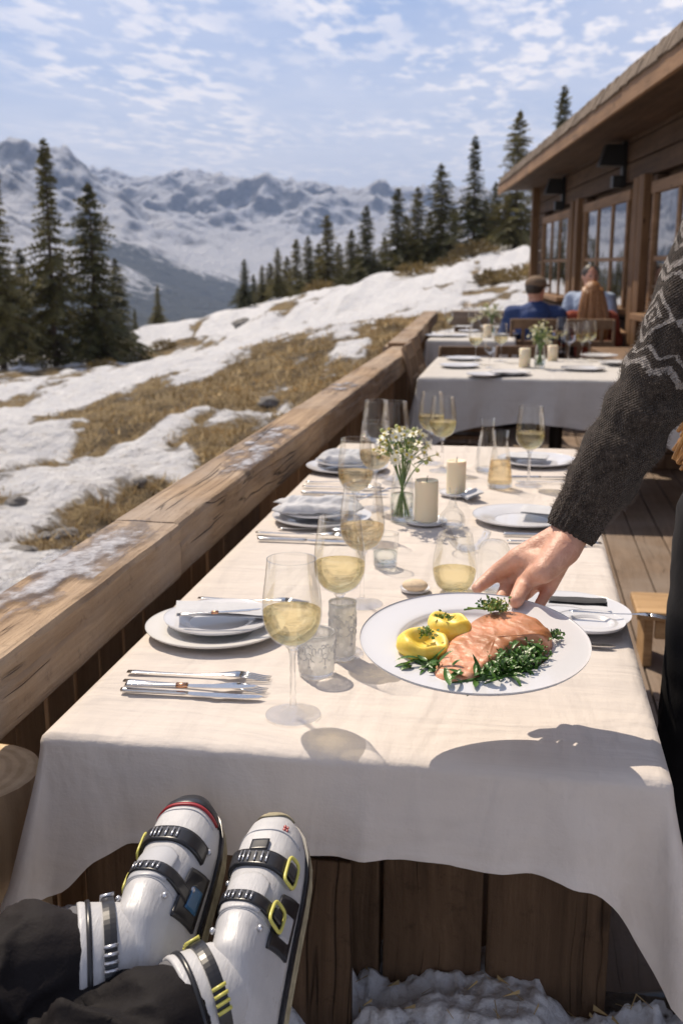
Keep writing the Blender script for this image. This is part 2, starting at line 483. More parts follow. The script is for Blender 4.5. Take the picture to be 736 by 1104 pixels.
def m_mountain():
    T = NT('alpine_slopes'); c = T.coord('Object')
    geo = T.n('NewGeometry'); sep = T.n('SeparateXYZ'); T.set(sep, 0, geo.outputs['Normal'])
    at = T.n('Attribute', attribute_name='forest')
    n = T.noise(c, .012, 8, .68); n3 = T.noise(c, .05, 5, .7)
    s = T.math('ADD', sep.outputs['Z'], T.math('MULTIPLY', T.math('SUBTRACT', n, .5), .75))
    s = T.math('ADD', s, T.math('MULTIPLY', T.math('SUBTRACT', n3, .5), .28))
    rock = T.ramp(n3, [(.3, (.040, .042, .055)), (.7, (.15, .145, .15))])
    col = T.mix(T.ramp(s, [(.62, 0), (.86, 1)]), rock, (.80, .81, .85, 1))
    fn = T.noise(c, .035, 6, .75)
    ff = T.ramp(T.math('ADD', at.outputs['Fac'], T.math('MULTIPLY', T.math('SUBTRACT', fn, .5), 1.5)), [(.44, 0), (.66, .92)])
    col = T.mix(ff, col, (.020, .032, .026, 1))
    b = T.pbsdf(Base_Color=col, Roughness=.85); T.set(b, 'Specular IOR Level', .15)
    T.set(b, 'Normal', T.bump(T.math('ADD', n, T.math('MULTIPLY', n3, .6)), 1.0, 70.0))
    return T.done(b)
M['mountain'] = m_mountain()

def m_needles(name, c1, c2):
    T = NT(name); c = T.coord('Object'); oi = T.n('ObjectInfo')
    n = T.noise(c, 1.6, 4, .6)
    f = T.math('ADD', n, T.math('MULTIPLY', T.math('SUBTRACT', oi.outputs['Random'], .5), .3))
    col = T.ramp(f, [(.3, c1), (.7, c2)])
    d = T.n('BsdfDiffuse', {'Color': col}); tr = T.n('BsdfTranslucent', {'Color': col})
    g = T.pbsdf(Base_Color=col, Roughness=.6)
    mx = T.n('MixShader', {0: .30}); T.set(mx, 1, g); T.set(mx, 2, tr)
    return T.done(mx)
M['needles'] = m_needles('spruce_needles', (.046, .050, .018), (.165, .142, .050))
M['bush'] = m_needles('shrub_twigs', (.09, .065, .025), (.24, .17, .06))

def m_window():
    T = NT('window_glass')
    c = T.coord('Object')
    b = T.pbsdf(Base_Color=(.03, .028, .026, 1), Roughness=.03); T.set(b, 'Specular IOR Level', 1.0)
    g = T.n('BsdfGlossy', {'Color': (.92, .93, .95, 1), 'Roughness': .02})
    nb = T.bump(T.noise(c, 1.6, 2), .12, .05); T.set(g, 'Normal', nb)
    mx = T.n('MixShader', {0: .42}); T.set(mx, 1, b); T.set(mx, 2, g)
    return T.done(mx)
M['window'] = m_window()

# boots
def m_shell():
    T = NT('white_boot_shell'); c = T.coord('Object')
    n = T.noise(c, 14, 5, .6); sc = T.noise(T.coord('Object', (40, 260, 90), (.3, .5, .7)), 1, 3, .6); sp = T.noise(c, 130, 3, .7)
    col = T.ramp(n, [(.3, (.46, .46, .475)), (.7, (.57, .57, .58))])
    col = T.mix(T.ramp(sc, [(.66, 0), (.74, .45)]), col, (.27, .26, .25, 1))
    col = T.mix(T.math('MULTIPLY', T.ramp(sp, [(.60, 0), (.74, .6)]), T.ramp(n, [(.5, 0), (.65, 1)])), col, (.20, .16, .12, 1))
    b = T.pbsdf(Base_Color=col, Roughness=T.ramp(n, [(.3, .30), (.7, .52)])); T.set(b, 'Specular IOR Level', .4)
    T.set(b, 'Normal', T.bump(T.math('ADD', T.math('MULTIPLY', n, 1.5), sc), .22, .004)); return T.done(b)
M['shell'] = m_shell()
M['shell_grey'] = m_simple('grey_boot_tongue', (.44, .45, .48), .40, 0, .06, 12)
M['boot_black'] = m_simple('black_boot_plastic', (.016, .016, .019), .30, 0, .2, 30)
M['boot_yellow'] = m_simple('pale_yellow_buckle', (.60, .56, .13), .35, 0, .06, 30)
M['boot_red'] = m_simple('red_trim', (.30, .02, .025), .4)
M['boot_blue'] = m_simple('blue_panel', (.03, .12, .24), .3)
M['boot_sole'] = m_simple('worn_sole', (.33, .29, .19), .7, 0, .35, 40, .5, 60)
M['boot_silver'] = m_simple('silver_ladder', (.55, .56, .60), .28, .8, .1, 40)

def m_pants(name, c1, c2):
    T = NT(name); c = T.coord('Object')
    n = T.noise(c, 6, 4, .5, .7); fine = T.noise(T.coord('Object', (300, 300, 300)), 1, 2)
    b = T.pbsdf(Base_Color=T.ramp(n, [(.3, c1), (.7, c2)]), Roughness=.75); T.set(b, 'Specular IOR Level', .16)
    T.set(b, 'Normal', T.bump(T.math('ADD', n, T.math('MULTIPLY', fine, .06)), .35, .02))
    return T.done(b)
M['skipants'] = m_pants('black_ski_trousers', (.007, .006, .007), (.017, .014, .015))
M['trousers'] = m_pants('dark_trousers', (.007, .007, .008), (.018, .017, .018))

def m_sweater():
    """charcoal knit; UV: x = around (0..1), y = metres along the sleeve from the cuff"""
    T = NT('nordic_knit'); 
    uv = T.n('UVMap', uv_map='UVMap'); sp = T.n('SeparateXYZ'); T.set(sp, 0, uv.outputs[0])
    U, V = sp.outputs['X'], T.math('SUBTRACT', sp.outputs['Y'], .020)
    nz = T.noise(T.coord('Object'), 95, 4, .7)
    nz2 = T.noise(T.coord('Object'), 240, 3, .7)
    Vj = T.math('ADD', V, T.math('MULTIPLY', T.math('SUBTRACT', nz, .5), .020))
    Uj = T.math('ADD', U, T.math('MULTIPLY', T.math('SUBTRACT', nz2, .5), .010))
    def tri(x, per):                                    # 0..1..0
        return T.math('PINGPONG', T.math('DIVIDE', x, per), 1.0)
    zz = tri(Uj, 1/16)
    def band(lo, hi):
        return T.math('MULTIPLY', T.math('GREATER_THAN', Vj, lo), T.math('LESS_THAN', Vj, hi))
    def zig(v0, amp, w):                                # zigzag line
        c = T.math('ADD', v0, T.math('MULTIPLY', zz, amp))
        return T.math('LESS_THAN', T.math('ABSOLUTE', T.math('SUBTRACT', Vj, c)), w)
    dia = tri(Uj, 1/8)
    def diam(v0, h, lo, hi):                            # nested diamond outline
        m = T.math('ADD', dia, T.math('DIVIDE', T.math('ABSOLUTE', T.math('SUBTRACT', Vj, v0)), h))
        return T.math('MULTIPLY', T.math('GREATER_THAN', m, lo), T.math('LESS_THAN', m, hi))
    pats = [zig(.215, .014, .0058), zig(.236, .012, .0024), diam(.288, .040, .80, 1.0), diam(.288, .040, .36, .54), diam(.288, .040, 0, .14),
            zig(.338, .012, .0035), zig(.352, .014, .0052), diam(.415, .042, .78, 1.0), diam(.415, .042, .30, .50), zig(.468, .014, .004), zig(.485, .014, .007), diam(.54, .04, .7, 1.0), diam(.54, .04, .2, .45), zig(.6, .014, .007)]
    m = pats[0]
    for p in pats[1:]: m = T.math('MAXIMUM', m, p)
    m = T.math('MULTIPLY', m, T.ramp(nz, [(.34, .15), (.54, 1)]))
    dark = T.ramp(nz, [(.25, (.018, .014, .012)), (.55, (.055, .044, .036)), (.8, (.13, .105, .085))])
    col = T.mix(m, dark, (.34, .31, .285, 1))
    # knit stitches and the ribbed cuff
    st = T.math('MULTIPLY', T.math('SINE', T.math('MULTIPLY', V, 1100)), T.math('SINE', T.math('MULTIPLY', U, 420)))
    hb = T.math('ADD', T.math('MULTIPLY', st, .18), T.math('ADD', T.math('MULTIPLY', nz, .9), T.math('MULTIPLY', nz2, .6)))
    b = T.pbsdf(Base_Color=col, Roughness=.95, Sheen_Weight=.12, Sheen_Roughness=.5); T.set(b, 'Specular IOR Level', .05)
    T.set(b, 'Normal', T.bump(hb, .9, .006))
    return T.done(b)
M['sweater'] = m_sweater()
M['fuzz'] = m_simple('wool_fibre', (.17, .135, .11), .9, 0, .3, 30)

def m_salmon():
    T = NT('grilled_salmon'); c = T.coord('Object')
    w = T.n('TexWave', {'Scale': 30.0, 'Distortion': 6.5, 'Detail': 2.0, 'Detail Scale': 1.5}, wave_type='BANDS', bands_direction='DIAGONAL')
    T.set(w, 'Vector', T.coord('Object', (1, 1, .6), (0, .25, .35)))
    n = T.noise(c, 70, 5, .65); nb = T.noise(c, 18, 4)
    base = T.ramp(n, [(.3, (.53, .185, .085)), (.7, (.76, .38, .225))])
    col = T.mix(T.ramp(w.outputs[0], [(.62, 0), (.95, .34)]), base, (.82, .52, .38, 1))
    geo = T.n('NewGeometry'); sp = T.n('SeparateXYZ'); T.set(sp, 0, geo.outputs['Normal'])
    sear = T.math('MULTIPLY', T.ramp(nb, [(.42, 0), (.62, .85)]), T.ramp(sp.outputs['Z'], [(.2, .2), (.7, 1)]))
    col = T.mix(sear, col, (.30, .115, .035, 1))
    b = T.pbsdf(Base_Color=col, Roughness=.42, Subsurface_Weight=.12, Subsurface_Scale=.3, Subsurface_Radius=(.01, .004, .002))
    T.set(b, 'Normal', T.bump(T.math('ADD', n, T.math('MULTIPLY', w.outputs[0], .5)), .55, .0025))
    return T.done(b)
M['salmon'] = m_salmon()
def m_potato():
    T = NT('buttered_potato'); c = T.coord('Object')
    n = T.noise(c, 50, 5, .6)
    col = T.ramp(n, [(.3, (.74, .48, .04)), (.55, (.86, .64, .10)), (.8, (.90, .76, .30))])
    b = T.pbsdf(Base_Color=col, Roughness=.45, Subsurface_Weight=.3, Subsurface_Scale=.5, Subsurface_Radius=(.012, .008, .003))
    T.set(b, 'Normal', T.bump(n, .35, .002)); return T.done(b)
M['potato'] = m_potato()
M['greens'] = m_simple('sauteed_greens', (.060, .140, .022), .34, 0, .45, 70, .4, 150)
M['herb'] = m_simple('chopped_herb', (.12, .20, .03), .5, 0, .4, 150)
M['herb_pale'] = m_simple('pale_herb_crumb', (.42, .40, .12), .5, 0, .4, 150)

def m_endgrain():
    T = NT('cut_log_end'); c = T.coord('Object')
    w = T.n('TexWave', {'Scale': 16.0, 'Distortion': 2.5, 'Detail': 3.0}, wave_type='RINGS', rings_direction='Z'); T.set(w, 'Vector', c)
    n = T.noise(c, 30, 5)
    col = T.mix(.5, T.ramp(w.outputs[0], [(.2, (.58, .42, .25)), (.8, (.80, .64, .42))]), T.ramp(n, [(.3, (.52, .37, .21)), (.7, (.82, .66, .45))]))
    b = T.pbsdf(Base_Color=col, Roughness=.8); T.set(b, 'Normal', T.bump(n, .5, .01)); return T.done(b)
M['endgrain'] = m_endgrain()
# ================================================================ world, sun, camera
world = bpy.data.worlds.new('World'); scene.world = world; world.use_nodes = True
def build_world():
    nt = world.node_tree; nt.nodes.clear()
    N = lambda t, **p: (lambda nd: ([setattr(nd, k, v) for k, v in p.items()], nd)[1])(nt.nodes.new('ShaderNode'+t))
    L = nt.links.new
    out = N('OutputWorld'); bg = N('Background')
    sky = N('TexSky', sky_type='NISHITA', sun_disc=False, sun_elevation=math.asin(SUN_DIR.z), sun_rotation=math.atan2(SUN_DIR.x, SUN_DIR.y),
            altitude=1600.0, air_density=1.0, dust_density=.8, ozone_density=2.2)
    tc = N('TexCoord'); sp = N('SeparateXYZ'); L(tc.outputs['Generated'], sp.inputs[0])
    def mth(op, a, b=None, c=None):
        nd = N('Math', operation=op)
        for i, x in enumerate((a, b, c)):
            if x is None: continue
            if isinstance(x, (int, float)): nd.inputs[i].default_value = x
            else: L(x, nd.inputs[i])
        return nd.outputs[0]
    z = mth('MAXIMUM', sp.outputs['Z'], .015)
    u, v = mth('DIVIDE', sp.outputs['X'], z), mth('DIVIDE', sp.outputs['Y'], z)
    def cloud_noise(sx, sy, scale, det, rough, rot=0.0, off=0.0):
        cb = N('CombineXYZ'); L(u, cb.inputs[0]); L(v, cb.inputs[1]); cb.inputs[2].default_value = off
        mp = N('Mapping'); mp.inputs['Scale'].default_value = (sx, sy, 1); mp.inputs['Rotation'].default_value = (0, 0, rot); L(cb.outputs[0], mp.inputs[0])
        nz = N('TexNoise'); nz.inputs['Scale'].default_value = scale; nz.inputs['Detail'].default_value = det; nz.inputs['Roughness'].default_value = rough
        L(mp.outputs[0], nz.inputs['Vector']); return nz.outputs[0]
    def ramp(f, stops):
        r = N('ValToRGB'); cr = r.color_ramp
        while len(cr.elements) < len(stops): cr.elements.new(.5)
        for e, (p, c) in zip(cr.elements, stops): e.position = p; e.color = (c, c, c, 1)
        L(f, r.inputs[0]); return r.outputs[0]
    puffs = cloud_noise(1.9, .85, 4.2, 4, .5, .2, 1.3)
    patch = cloud_noise(1.2, .45, .60, 3, .5, .5, 2.9)
    veil = cloud_noise(1.0, .6, .8, 5, .6, .5, 8.0)
    f = mth('MULTIPLY', ramp(puffs, [(.46, 0), (.60, 1)]), ramp(patch, [(.38, .0), (.52, 1)]))
    f = mth('ADD', mth('MULTIPLY', f, .66), mth('MULTIPLY', ramp(veil, [(.35, 0), (.75, 1)]), .34))
    f = mth('MULTIPLY', mth('MINIMUM', f, 1.0), .92)
    hz = ramp(z, [(.03, .95), (.10, .85), (.25, .6), (.5, .1)])
    gr = N('ValToRGB'); gr.color_ramp.elements[0].position = .03; gr.color_ramp.elements[0].color = (1.0, .97, 1.0, 1); gr.color_ramp.elements[1].position = .26; gr.color_ramp.elements[1].color = (.31, .47, .86, 1)
    L(z, gr.inputs[0]); sc_ = N('VectorMath', operation='SCALE'); L(gr.outputs[0], sc_.inputs[0]); sc_.inputs[3].default_value = 8.8
    mixh = N('Mix', data_type='RGBA'); L(hz, mixh.inputs[0]); L(sky.outputs[0], mixh.inputs[6]); L(sc_.outputs[0], mixh.inputs[7])
    mx = N('Mix', data_type='RGBA'); L(f, mx.inputs[0]); L(mixh.outputs[2], mx.inputs[6]); mx.inputs[7].default_value = (11.6, 10.7, 10.3, 1)
    L(mx.outputs[2], bg.inputs[0]); bg.inputs[1].default_value = .104; L(bg.outputs[0], out.inputs[0])
build_world()
sun = bpy.data.lights.new('sun', 'SUN'); sun.energy = 4.9; sun.angle = R(.53); sun.color = (1, .862, .69)
so = bpy.data.objects.new('sun', sun); COL.objects.link(so); so.location = (-20, 20, 40)
so.rotation_euler = (-SUN_DIR).to_track_quat('-Z', 'Y').to_euler()

cam = bpy.data.cameras.new('camera'); co = bpy.data.objects.new('camera', cam); COL.objects.link(co)
cam.sensor_fit = 'VERTICAL'; cam.sensor_height = 36.0; cam.sensor_width = 24.0; cam.lens = F_PX/1104*36
cam.clip_start = .02; cam.clip_end = 40000
co.location = CAM; co.rotation_euler = FWD.to_track_quat('-Z', 'Y').to_euler()
cam.dof.use_dof = True; cam.dof.focus_distance = 1.36; cam.dof.aperture_fstop = 8.0; cam.dof.aperture_blades = 0
scene.camera = co
scene.view_settings.view_transform = 'Standard'; scene.view_settings.look = 'None'
scene.view_settings.exposure = 0.12; scene.view_settings.gamma = 1
scene.cycles.use_denoising = True
scene.cycles.max_bounces = 10; scene.cycles.transparent_max_bounces = 32; scene.cycles.transmission_bounces = 10
scene.cycles.sample_clamp_indirect = 4.0; scene.cycles.blur_glossy = .5
scene.cycles.volume_bounces = 0

# ================================================================ hillside terrain
hill_pts, hill_z = [], []
def hp(px, py, d):
    p = on_y(px, py, 1.0); 
    r = ray(px, py); h = math.hypot(r.x, r.y); p = CAM + r*(d/h)
    hill_pts.append((p.x, p.y)); hill_z.append(p.z)
for a in [(-60, 620, 6.5), (0, 600, 7), (60, 500, 12), (-60, 500, 11), (0, 440, 20), (0, 404, 32), (-120, 415, 32), (100, 396, 34), (160, 374, 38), (200, 357, 42),
          (270, 334, 46), (350, 313, 50), (440, 291, 52), (510, 276, 54), (575, 268, 55), (640, 262, 56), (300, 378, 20), (400, 346, 24), (470, 326, 27), (540, 305, 32), (500, 291, 42), (200, 420, 18), (200, 390, 28), (330, 345, 36),
          (140, 470, 13), (700, 262, 60), (800, 262, 60)]: hp(*a)
for x, y, z in [(-1.2, 1, -.55), (-1.2, 5, -.5), (-1.3, 9, -.42), (-1.4, 13, -.3), (-4, 0, -.75), (2, 14, -.25), (6, 20, .1), (-12, -3, -1.2), (-2, -4, -.7), (5, -4, -.6), (8, 8, -.3), (-20, 10, -1.7), (-28, 20, -2.4),
                # beyond the crest the ground drops into the valley
                (-40, 50, -9), (-20, 66, -7), (-6, 84, -4), (8, 96, -2), (24, 96, -1), (-60, 60, -20), (-40, 90, -22), (0, 130, -16), (40, 130, -10), (30, 40, 1.2), (40, 10, .5)]:
    hill_pts.append((x, y)); hill_z.append(z)
hill_f = rbf(hill_pts, hill_z)
def snow_mask(x, y):
    n = fbm(x*.22+3, y*.10+1.7, 5, 11, .55)
    n2 = fbm(x*.9+x*0, y*.55, 4, 31, .55)
    n3 = fbm(x*1.3+.1*y, y*.33, 4, 71, .6)
    m = .69 + (n-.5)*1.3 + (n2-.5)*1.0 + (n3-.5)*1.35
    m = m + .24*sstep(14.5, 10, y)*sstep(-1.8, -3.2, x) - .50*np.exp(-(((x+3.2)/2.5)**4+((y-18.0)/6.0)**4))          # bare grass between the snow and the railing
    m = m - .50*np.exp(-(((x+2.7)/.7)**2+((y-11.2)/2.2)**2)) - .38*np.exp(-(((x+3.0)/.35)**2+((y-7.8)/1.5)**2)) - .36*np.exp(-(((x+4.3)/.7)**2+((y-14.2)/.8)**2))
    m = m - .40*np.exp(-(((x+3.3)/.6)**2+((y-6.4)/.5)**2)) - .3*np.exp(-(((x+7.2)/1.0)**2+((y-16.5)/.8)**2))
    m = m + .30*sstep(4.5, 9.0, -x)*sstep(40, 8, y) + .2*sstep(26, 32, y)
    m = m - .3*np.exp(-(((x-1.0)/4)**2+((y-35)/2.0)**2)) 
    return np.clip(m, 0, 1)
def hill_z_at(x, y, detail=True):
    x = np.asarray(x, float); y = np.asarray(y, float)
    z = hill_f(x, y)
    far = sstep(90, 260, np.hypot(x, y))
    z = z*(1-far) + far*(-30-np.hypot(x, y)*.12)
    if detail:
        s = snow_mask(x, y)
        z = z + .055*sstep(.44, .56, s) + (fbm(x*.5, y*.5, 4, 5)-.5)*.45 + (fbm(x*1.6, y*1.0, 4, 9, .55)-.5)*.20*sstep(.40, .6, s) + (fbm(x*3.3, y*3.3, 4, 9)-.5)*.11
        z = z + sstep(26, 40, y)*(fbm(x*.16, y*.16, 4, 21, .5, True)-.4)*1.0
    dk = sstep(-.75, -1.25, x)+sstep(12.0, 12.8, y)       # keep clear below the deck
    return np.where(dk > .0, z*np.clip(dk, 0, 1)+(-.6)*(1-np.clip(dk, 0, 1)), -.6)
def axis(fine0, fine1, st, lo, hi, g=1.05):
    a = list(np.arange(fine0, fine1, st)); s = st
    while a[-1] < hi: s *= g; a.append(a[-1]+s)
    b = []; s = st; c = fine0
    while c > lo: s *= g; c -= s; b.append(c)
    return np.array(b[::-1]+a)
gx, gy = axis(-9, 1.0, .085, -500, 500), axis(2, 14, .085, -60, 520, 1.035)
X, Y = np.meshgrid(gx, gy)
Z = hill_z_at(X, Y)
hill = np_mesh('hillside', np.stack([X, Y, Z], -1).reshape(-1, 3), grid_faces(*X.shape), M['hill'])
tag(hill, kind='structure')
at = hill.data.attributes.new('snow', 'FLOAT', 'POINT'); at.data.foreach_set('value', snow_mask(X, Y).ravel())

def grass_blades():
    n = 30000
    y = rng.uniform(2.5, 26, n)**1.0; x = -1.0-rng.gamma(1.6, 1.9, n)
    s = snow_mask(x, y)+(fbm(x*2.4, y*2.4, 3, 77)-.5)*.5
    k = s < .44; x, y = x[k], y[k]
    z = hill_z_at(x, y)
    n = len(x); h = rng.uniform(.03, .11, n); a = rng.uniform(0, 2*PI, n); w = .004+.004*rng.random(n)+y*.0004
    lx, ly = rng.normal(0, .6, n)*h, rng.normal(0, .6, n)*h
    V = np.empty((n, 3, 3)); c, s_ = np.cos(a)*w, np.sin(a)*w
    V[:, 0] = np.stack([x-c, y-s_, z-.01], -1); V[:, 1] = np.stack([x+c, y+s_, z-.01], -1); V[:, 2] = np.stack([x+lx, y+ly, z+h], -1)
    o = np_mesh('dry_grass', V.reshape(-1, 3), np.arange(3*n).reshape(-1, 3), M['drygrass'], False)
    tag(o, 'tufts of dry straw coloured grass between the snow patches', 'grass', kind='stuff')
grass_blades()

def rocks():
    k = 0
    for (px, py, d, r) in [(26, 612, 6.6, .10), (50, 588, 7.4, .08), (70, 590, 7.4, .10), (20, 572, 8.2, .09), (590-300, 452, 14.6, .16), (262, 296+60, 38, .35), (150, 545, 9.0, .08)]:
        r_ = ray(px, py); h = math.hypot(r_.x, r_.y); p = CAM+r_*(d/h)
        bm = bmesh.new(); bmesh.ops.create_icosphere(bm, subdivisions=3, radius=r)
        for v in bm.verts:
            q = v.co*(3/r)
            v.co *= 1+.35*mnoise.noise(q*.5+Vector((k*3, 0, 0)))+.12*mnoise.noise(q*1.6)
            v.co.z *= .6
        me = bpy.data.meshes.new('rock'); bm.to_mesh(me); bm.free(); me.materials.append(M['rock'])
        o = bpy.data.objects.new('rock', me); COL.objects.link(o)
        o.location = (p.x, p.y, float(hill_z_at(p.x, p.y))); o.rotation_euler.z = k
        tag(o, 'small grey rock lying in the snow and dry grass beyond the railing', 'rock', 'rocks on the slope'); k += 1
M['rock'] = m_simple('grey_rock', (.16, .15, .14), .85, 0, .35, 9, .8, 25, bdist=.02)
rocks()

# ================================================================ far mountains
mp_, mz_ = [], []
def mt(px, py, d):
    r = ray(px, py); h = math.hypot(r.x, r.y); p = CAM+r*(d/h)
    mp_.append((p.x/1000, p.y/1000)); mz_.append(p.z/100)
for a in [(-150, 150, 2900), (0, 186, 3100), (50, 206, 3500), (110, 207, 3900), (200, 212, 4500), (240, 202, 4700), (280, 203, 4700), (330, 214, 4900), (400, 211, 4900), (450, 207, 4700), (520, 215, 4700), (700, 225, 4700), (900, 215, 4700), (-400, 160, 2900),
          (0, 215, 2500), (100, 246, 2600), (170, 274, 2500), (228, 302, 2350), (40, 262, 2000), (100, 305, 1800), (160, 335, 1600), (0, 300, 1700), (-200, 270, 1700), (-200, 200, 2400),
          (130, 232, 3400), (200, 246, 3700), (260, 235, 4000), (320, 246, 3900), (400, 240, 4000), (330, 272, 3000), (270, 282, 2900), (250, 305, 2500), (236, 322, 2200), (232, 350, 1600), (290, 345, 1400), (380, 310, 1500), (400, 268, 2800), (480, 300, 1500), (500, 258, 3000), (700, 300, 1500), (700, 260, 3200),
          (0, 380, 900), (200, 420, 800), (400, 390, 800), (-300, 380, 900), (700, 380, 900), (900, 330, 1200)]: mt(*a)
for x, y, z in [(-5.5, 6.5, 3.0), (-2, 7.6, 1.6), (1, 7.6, 1.6), (4.5, 7, 2.0), (-5.5, 2.5, 3.5), (4.5, 2, 0), (-3, .6, -1.2), (0, .5, -1.4), (3, .6, -1.2)]:
    mp_.append((x, y)); mz_.append(z)
mf = rbf(mp_, mz_)
mx_, my_ = np.linspace(-4600, 3400, 620), np.concatenate([np.linspace(420, 1500, 60), np.linspace(1520, 5600, 330), np.linspace(5650, 8000, 30)])
X, Y = np.meshgrid(mx_, my_)
base = mf(X/1000, Y/1000)*100
rg = fbm(X/900+5, Y/900+2, 6, 41, .5, True)-.42
amp = 40+135*sstep(1500, 3200, Y)*sstep(6500, 3600, Y)
near_ridge = np.clip((base+40)/200, .25, 1)
Z = base + rg*amp*near_ridge*1.35 + (fbm(X/260+fbm(X/400, Y/400, 2, 5), Y/260, 6, 51, .62, True)-.42)*125*near_ridge
mo = np_mesh('mountains', np.stack([X, Y, Z], -1).reshape(-1, 3), grid_faces(*X.shape), M['mountain'])
tag(mo, kind='structure')
forest = sstep(150, -120, Z-(fbm(X/420, Y/420, 5, 61, .6)-.5)*260 + 55*sstep(2300, 3300, Y))
at = mo.data.attributes.new('forest', 'FLOAT', 'POINT'); at.data.foreach_set('value', forest.ravel())

# ================================================================ the air
hb = MB().box((-300, 3500, 0), (9400, 9600, 1), 0)
hz = hb.build('haze', [bpy.data.materials.new('valley_air')])
hz.location.z = -255; hz.scale.z = 1.0
for v in hz.data.vertices: v.co.z = -340.0 if v.co.z < 0 else 1000.0
hm = hz.data.materials[0]; hm.use_nodes = True; hm.node_tree.nodes.clear()
o_ = hm.node_tree.nodes.new('ShaderNodeOutputMaterial'); pv = hm.node_tree.nodes.new('ShaderNodeVolumePrincipled')
pv.inputs['Color'].default_value = (.50, .66, 1.0, 1); pv.inputs['Density'].default_value = 1.35e-4; pv.inputs['Anisotropy'].default_value = .0
hm.node_tree.links.new(pv.outputs[0], o_.inputs['Volume'])
tag(hz, kind='stuff', label='thin blue haze over the valley', cat='haze')
# ================================================================ spruces
def spruce_parts(H, seed, width=.19, sparse=1.0, lean=0.0):
    rd = random.Random(seed)
    T = MB(); pts, rad = [], []
    for i in range(13):
        t = i/12; pts.append((lean*t*t*H+.03*math.sin(5*t+seed), .03*math.cos(4*t+seed), -.4+t*(H+.4))); rad.append(max(.012, .018*H*(1-t)**.9))
    T.tube(pts, rad, 8)
    V, Fc = [], []
    def quad(p, d, side, L, w, droop):
        # a spray of needles: a narrow kite along d
        o = len(V); e = p+d*L+Vector((0, 0, -droop*L)); m = p+d*L*.45+Vector((0, 0, -droop*L*.25))
        V.extend([p, m+side*w, e, m-side*w]); Fc.append((o, o+1, o+2, o+3))
    z = .05*H
    while z < H*.985:
        t = z/H
        prof = (1-t)**.85*(.9+.25*math.sin(9*t+seed))
        prof *= min(1, .55+t*3.0)
        L0 = max(.04*H*.35, width*H*prof)
        nb = rd.choice([5, 6, 6]) if t < .9 else 4
        a0 = rd.random()*2*PI
        for b in range(nb):
            if rd.random() < .12*sparse: continue
            a = a0+2*PI*b/nb+rd.uniform(-.35, .35); L = L0*rd.uniform(.42, 1.28)
            d = Vector((math.cos(a), math.sin(a), 0)); sd = Vector((-d.y, d.x, 0))
            zz = z+rd.uniform(-.012, .012)*H
            rise = .45 if t > .85 else rd.uniform(-.05, .18); dr = rd.uniform(.28, .62)*(1.1-t)
            cx = lean*t*t*H
            nseg = max(3, int(L/(.034*H)*1.6))
            prev = Vector((cx, 0, zz)); path = []
            for s in range(nseg+1):
                q = s/nseg
                path.append(Vector((cx, 0, zz))+d*L*q+Vector((0, 0, L*(rise*q-dr*q*q+.22*dr*max(0, q-.6)))))
            T.tube([path[0], path[nseg//2], path[-1]], [.0035*H*(1-t)+.004, .0025*H*(1-t)+.003, .003], 4, caps=False)
            for s in range(1, nseg+1):
                p = path[s]; q = s/nseg
                tl = L*.34*(1-q*.55)*rd.uniform(.7, 1.2)+.014*H
                for sg in (-1, 1):
                    dd = (d*.62+sd*sg*.9+Vector((0, 0, rd.uniform(-.12, .12)))).normalized()
                    quad(p, dd, Vector((0, 0, 1)).cross(dd)*.5+Vector((0, 0, .65)), tl, .0078*H*rd.uniform(.7, 1.2), rd.uniform(.15, .5))
                    if rd.random() < .75:      # hanging twig
                        dh = (d*.3+sd*sg*rd.uniform(0, .5)+Vector((0, 0, -1))).normalized()
                        quad(p, dh, (d*rd.uniform(-1, 1)+sd*rd.uniform(-1, 1)).normalized(), tl*.62, .006*H, 0)
                if s == nseg: quad(p, d, sd, tl, .007*H, .1)
        z += H*.0165*rd.uniform(.8, 1.3)*(1.15-.55*t)
    for k in range(6):
        a = k*PI/3; quad(Vector((lean*H, 0, H*.96)), Vector((.18*math.cos(a), .18*math.sin(a), 1)).normalized(), Vector((-math.sin(a), math.cos(a), 0)), .045*H, .004*H, 0)
    C = MB(); C.add(V, Fc, 0, False)
    return T, C
SPR = []
for i, (w, sp) in enumerate([(.22, 1.9), (.25, 1.1), (.26, .9), (.28, 1.4)]):
    T_, C_ = spruce_parts(8.0, 11+i*7, w, sp, .0+.004*i)
    root = thing('spruce_tree', 'x', 'tree', group='spruces along the slope')
    T_.build('trunk', M['bark'], root); C_.build('crown', M['needles'], root)
    SPR.append([root, False])
def plant(px, pyb, pyt, d, var, label, group, rz=0.0, zb=None):
    r = ray(px, pyb); h = math.hypot(r.x, r.y); p = CAM+r*(d/h)
    zt = (CAM+ray(px, pyt)*(d/math.hypot(ray(px, pyt).x, ray(px, pyt).y))).z
    zg = float(hill_z_at(p.x, p.y)) if zb is None else zb
    proto = SPR[var]
    if not proto[1]: o = proto[0]; proto[1] = True
    else: o = copy_tree(proto[0])
    s = (zt-zg)/8.0
    o.location = (p.x, p.y, zg); wv = (1.02 if group == G2 else .84)+.30*((px*7.13) % 1.0); o.scale = (s*wv, s*wv*1.05, s); o.rotation_euler.z = rz
    tag(o, label, 'tree', group)
G1, G2, G3 = 'tall spruces beside the near snowfield', 'spruces along the ridge', 'small spruces beyond the crest'
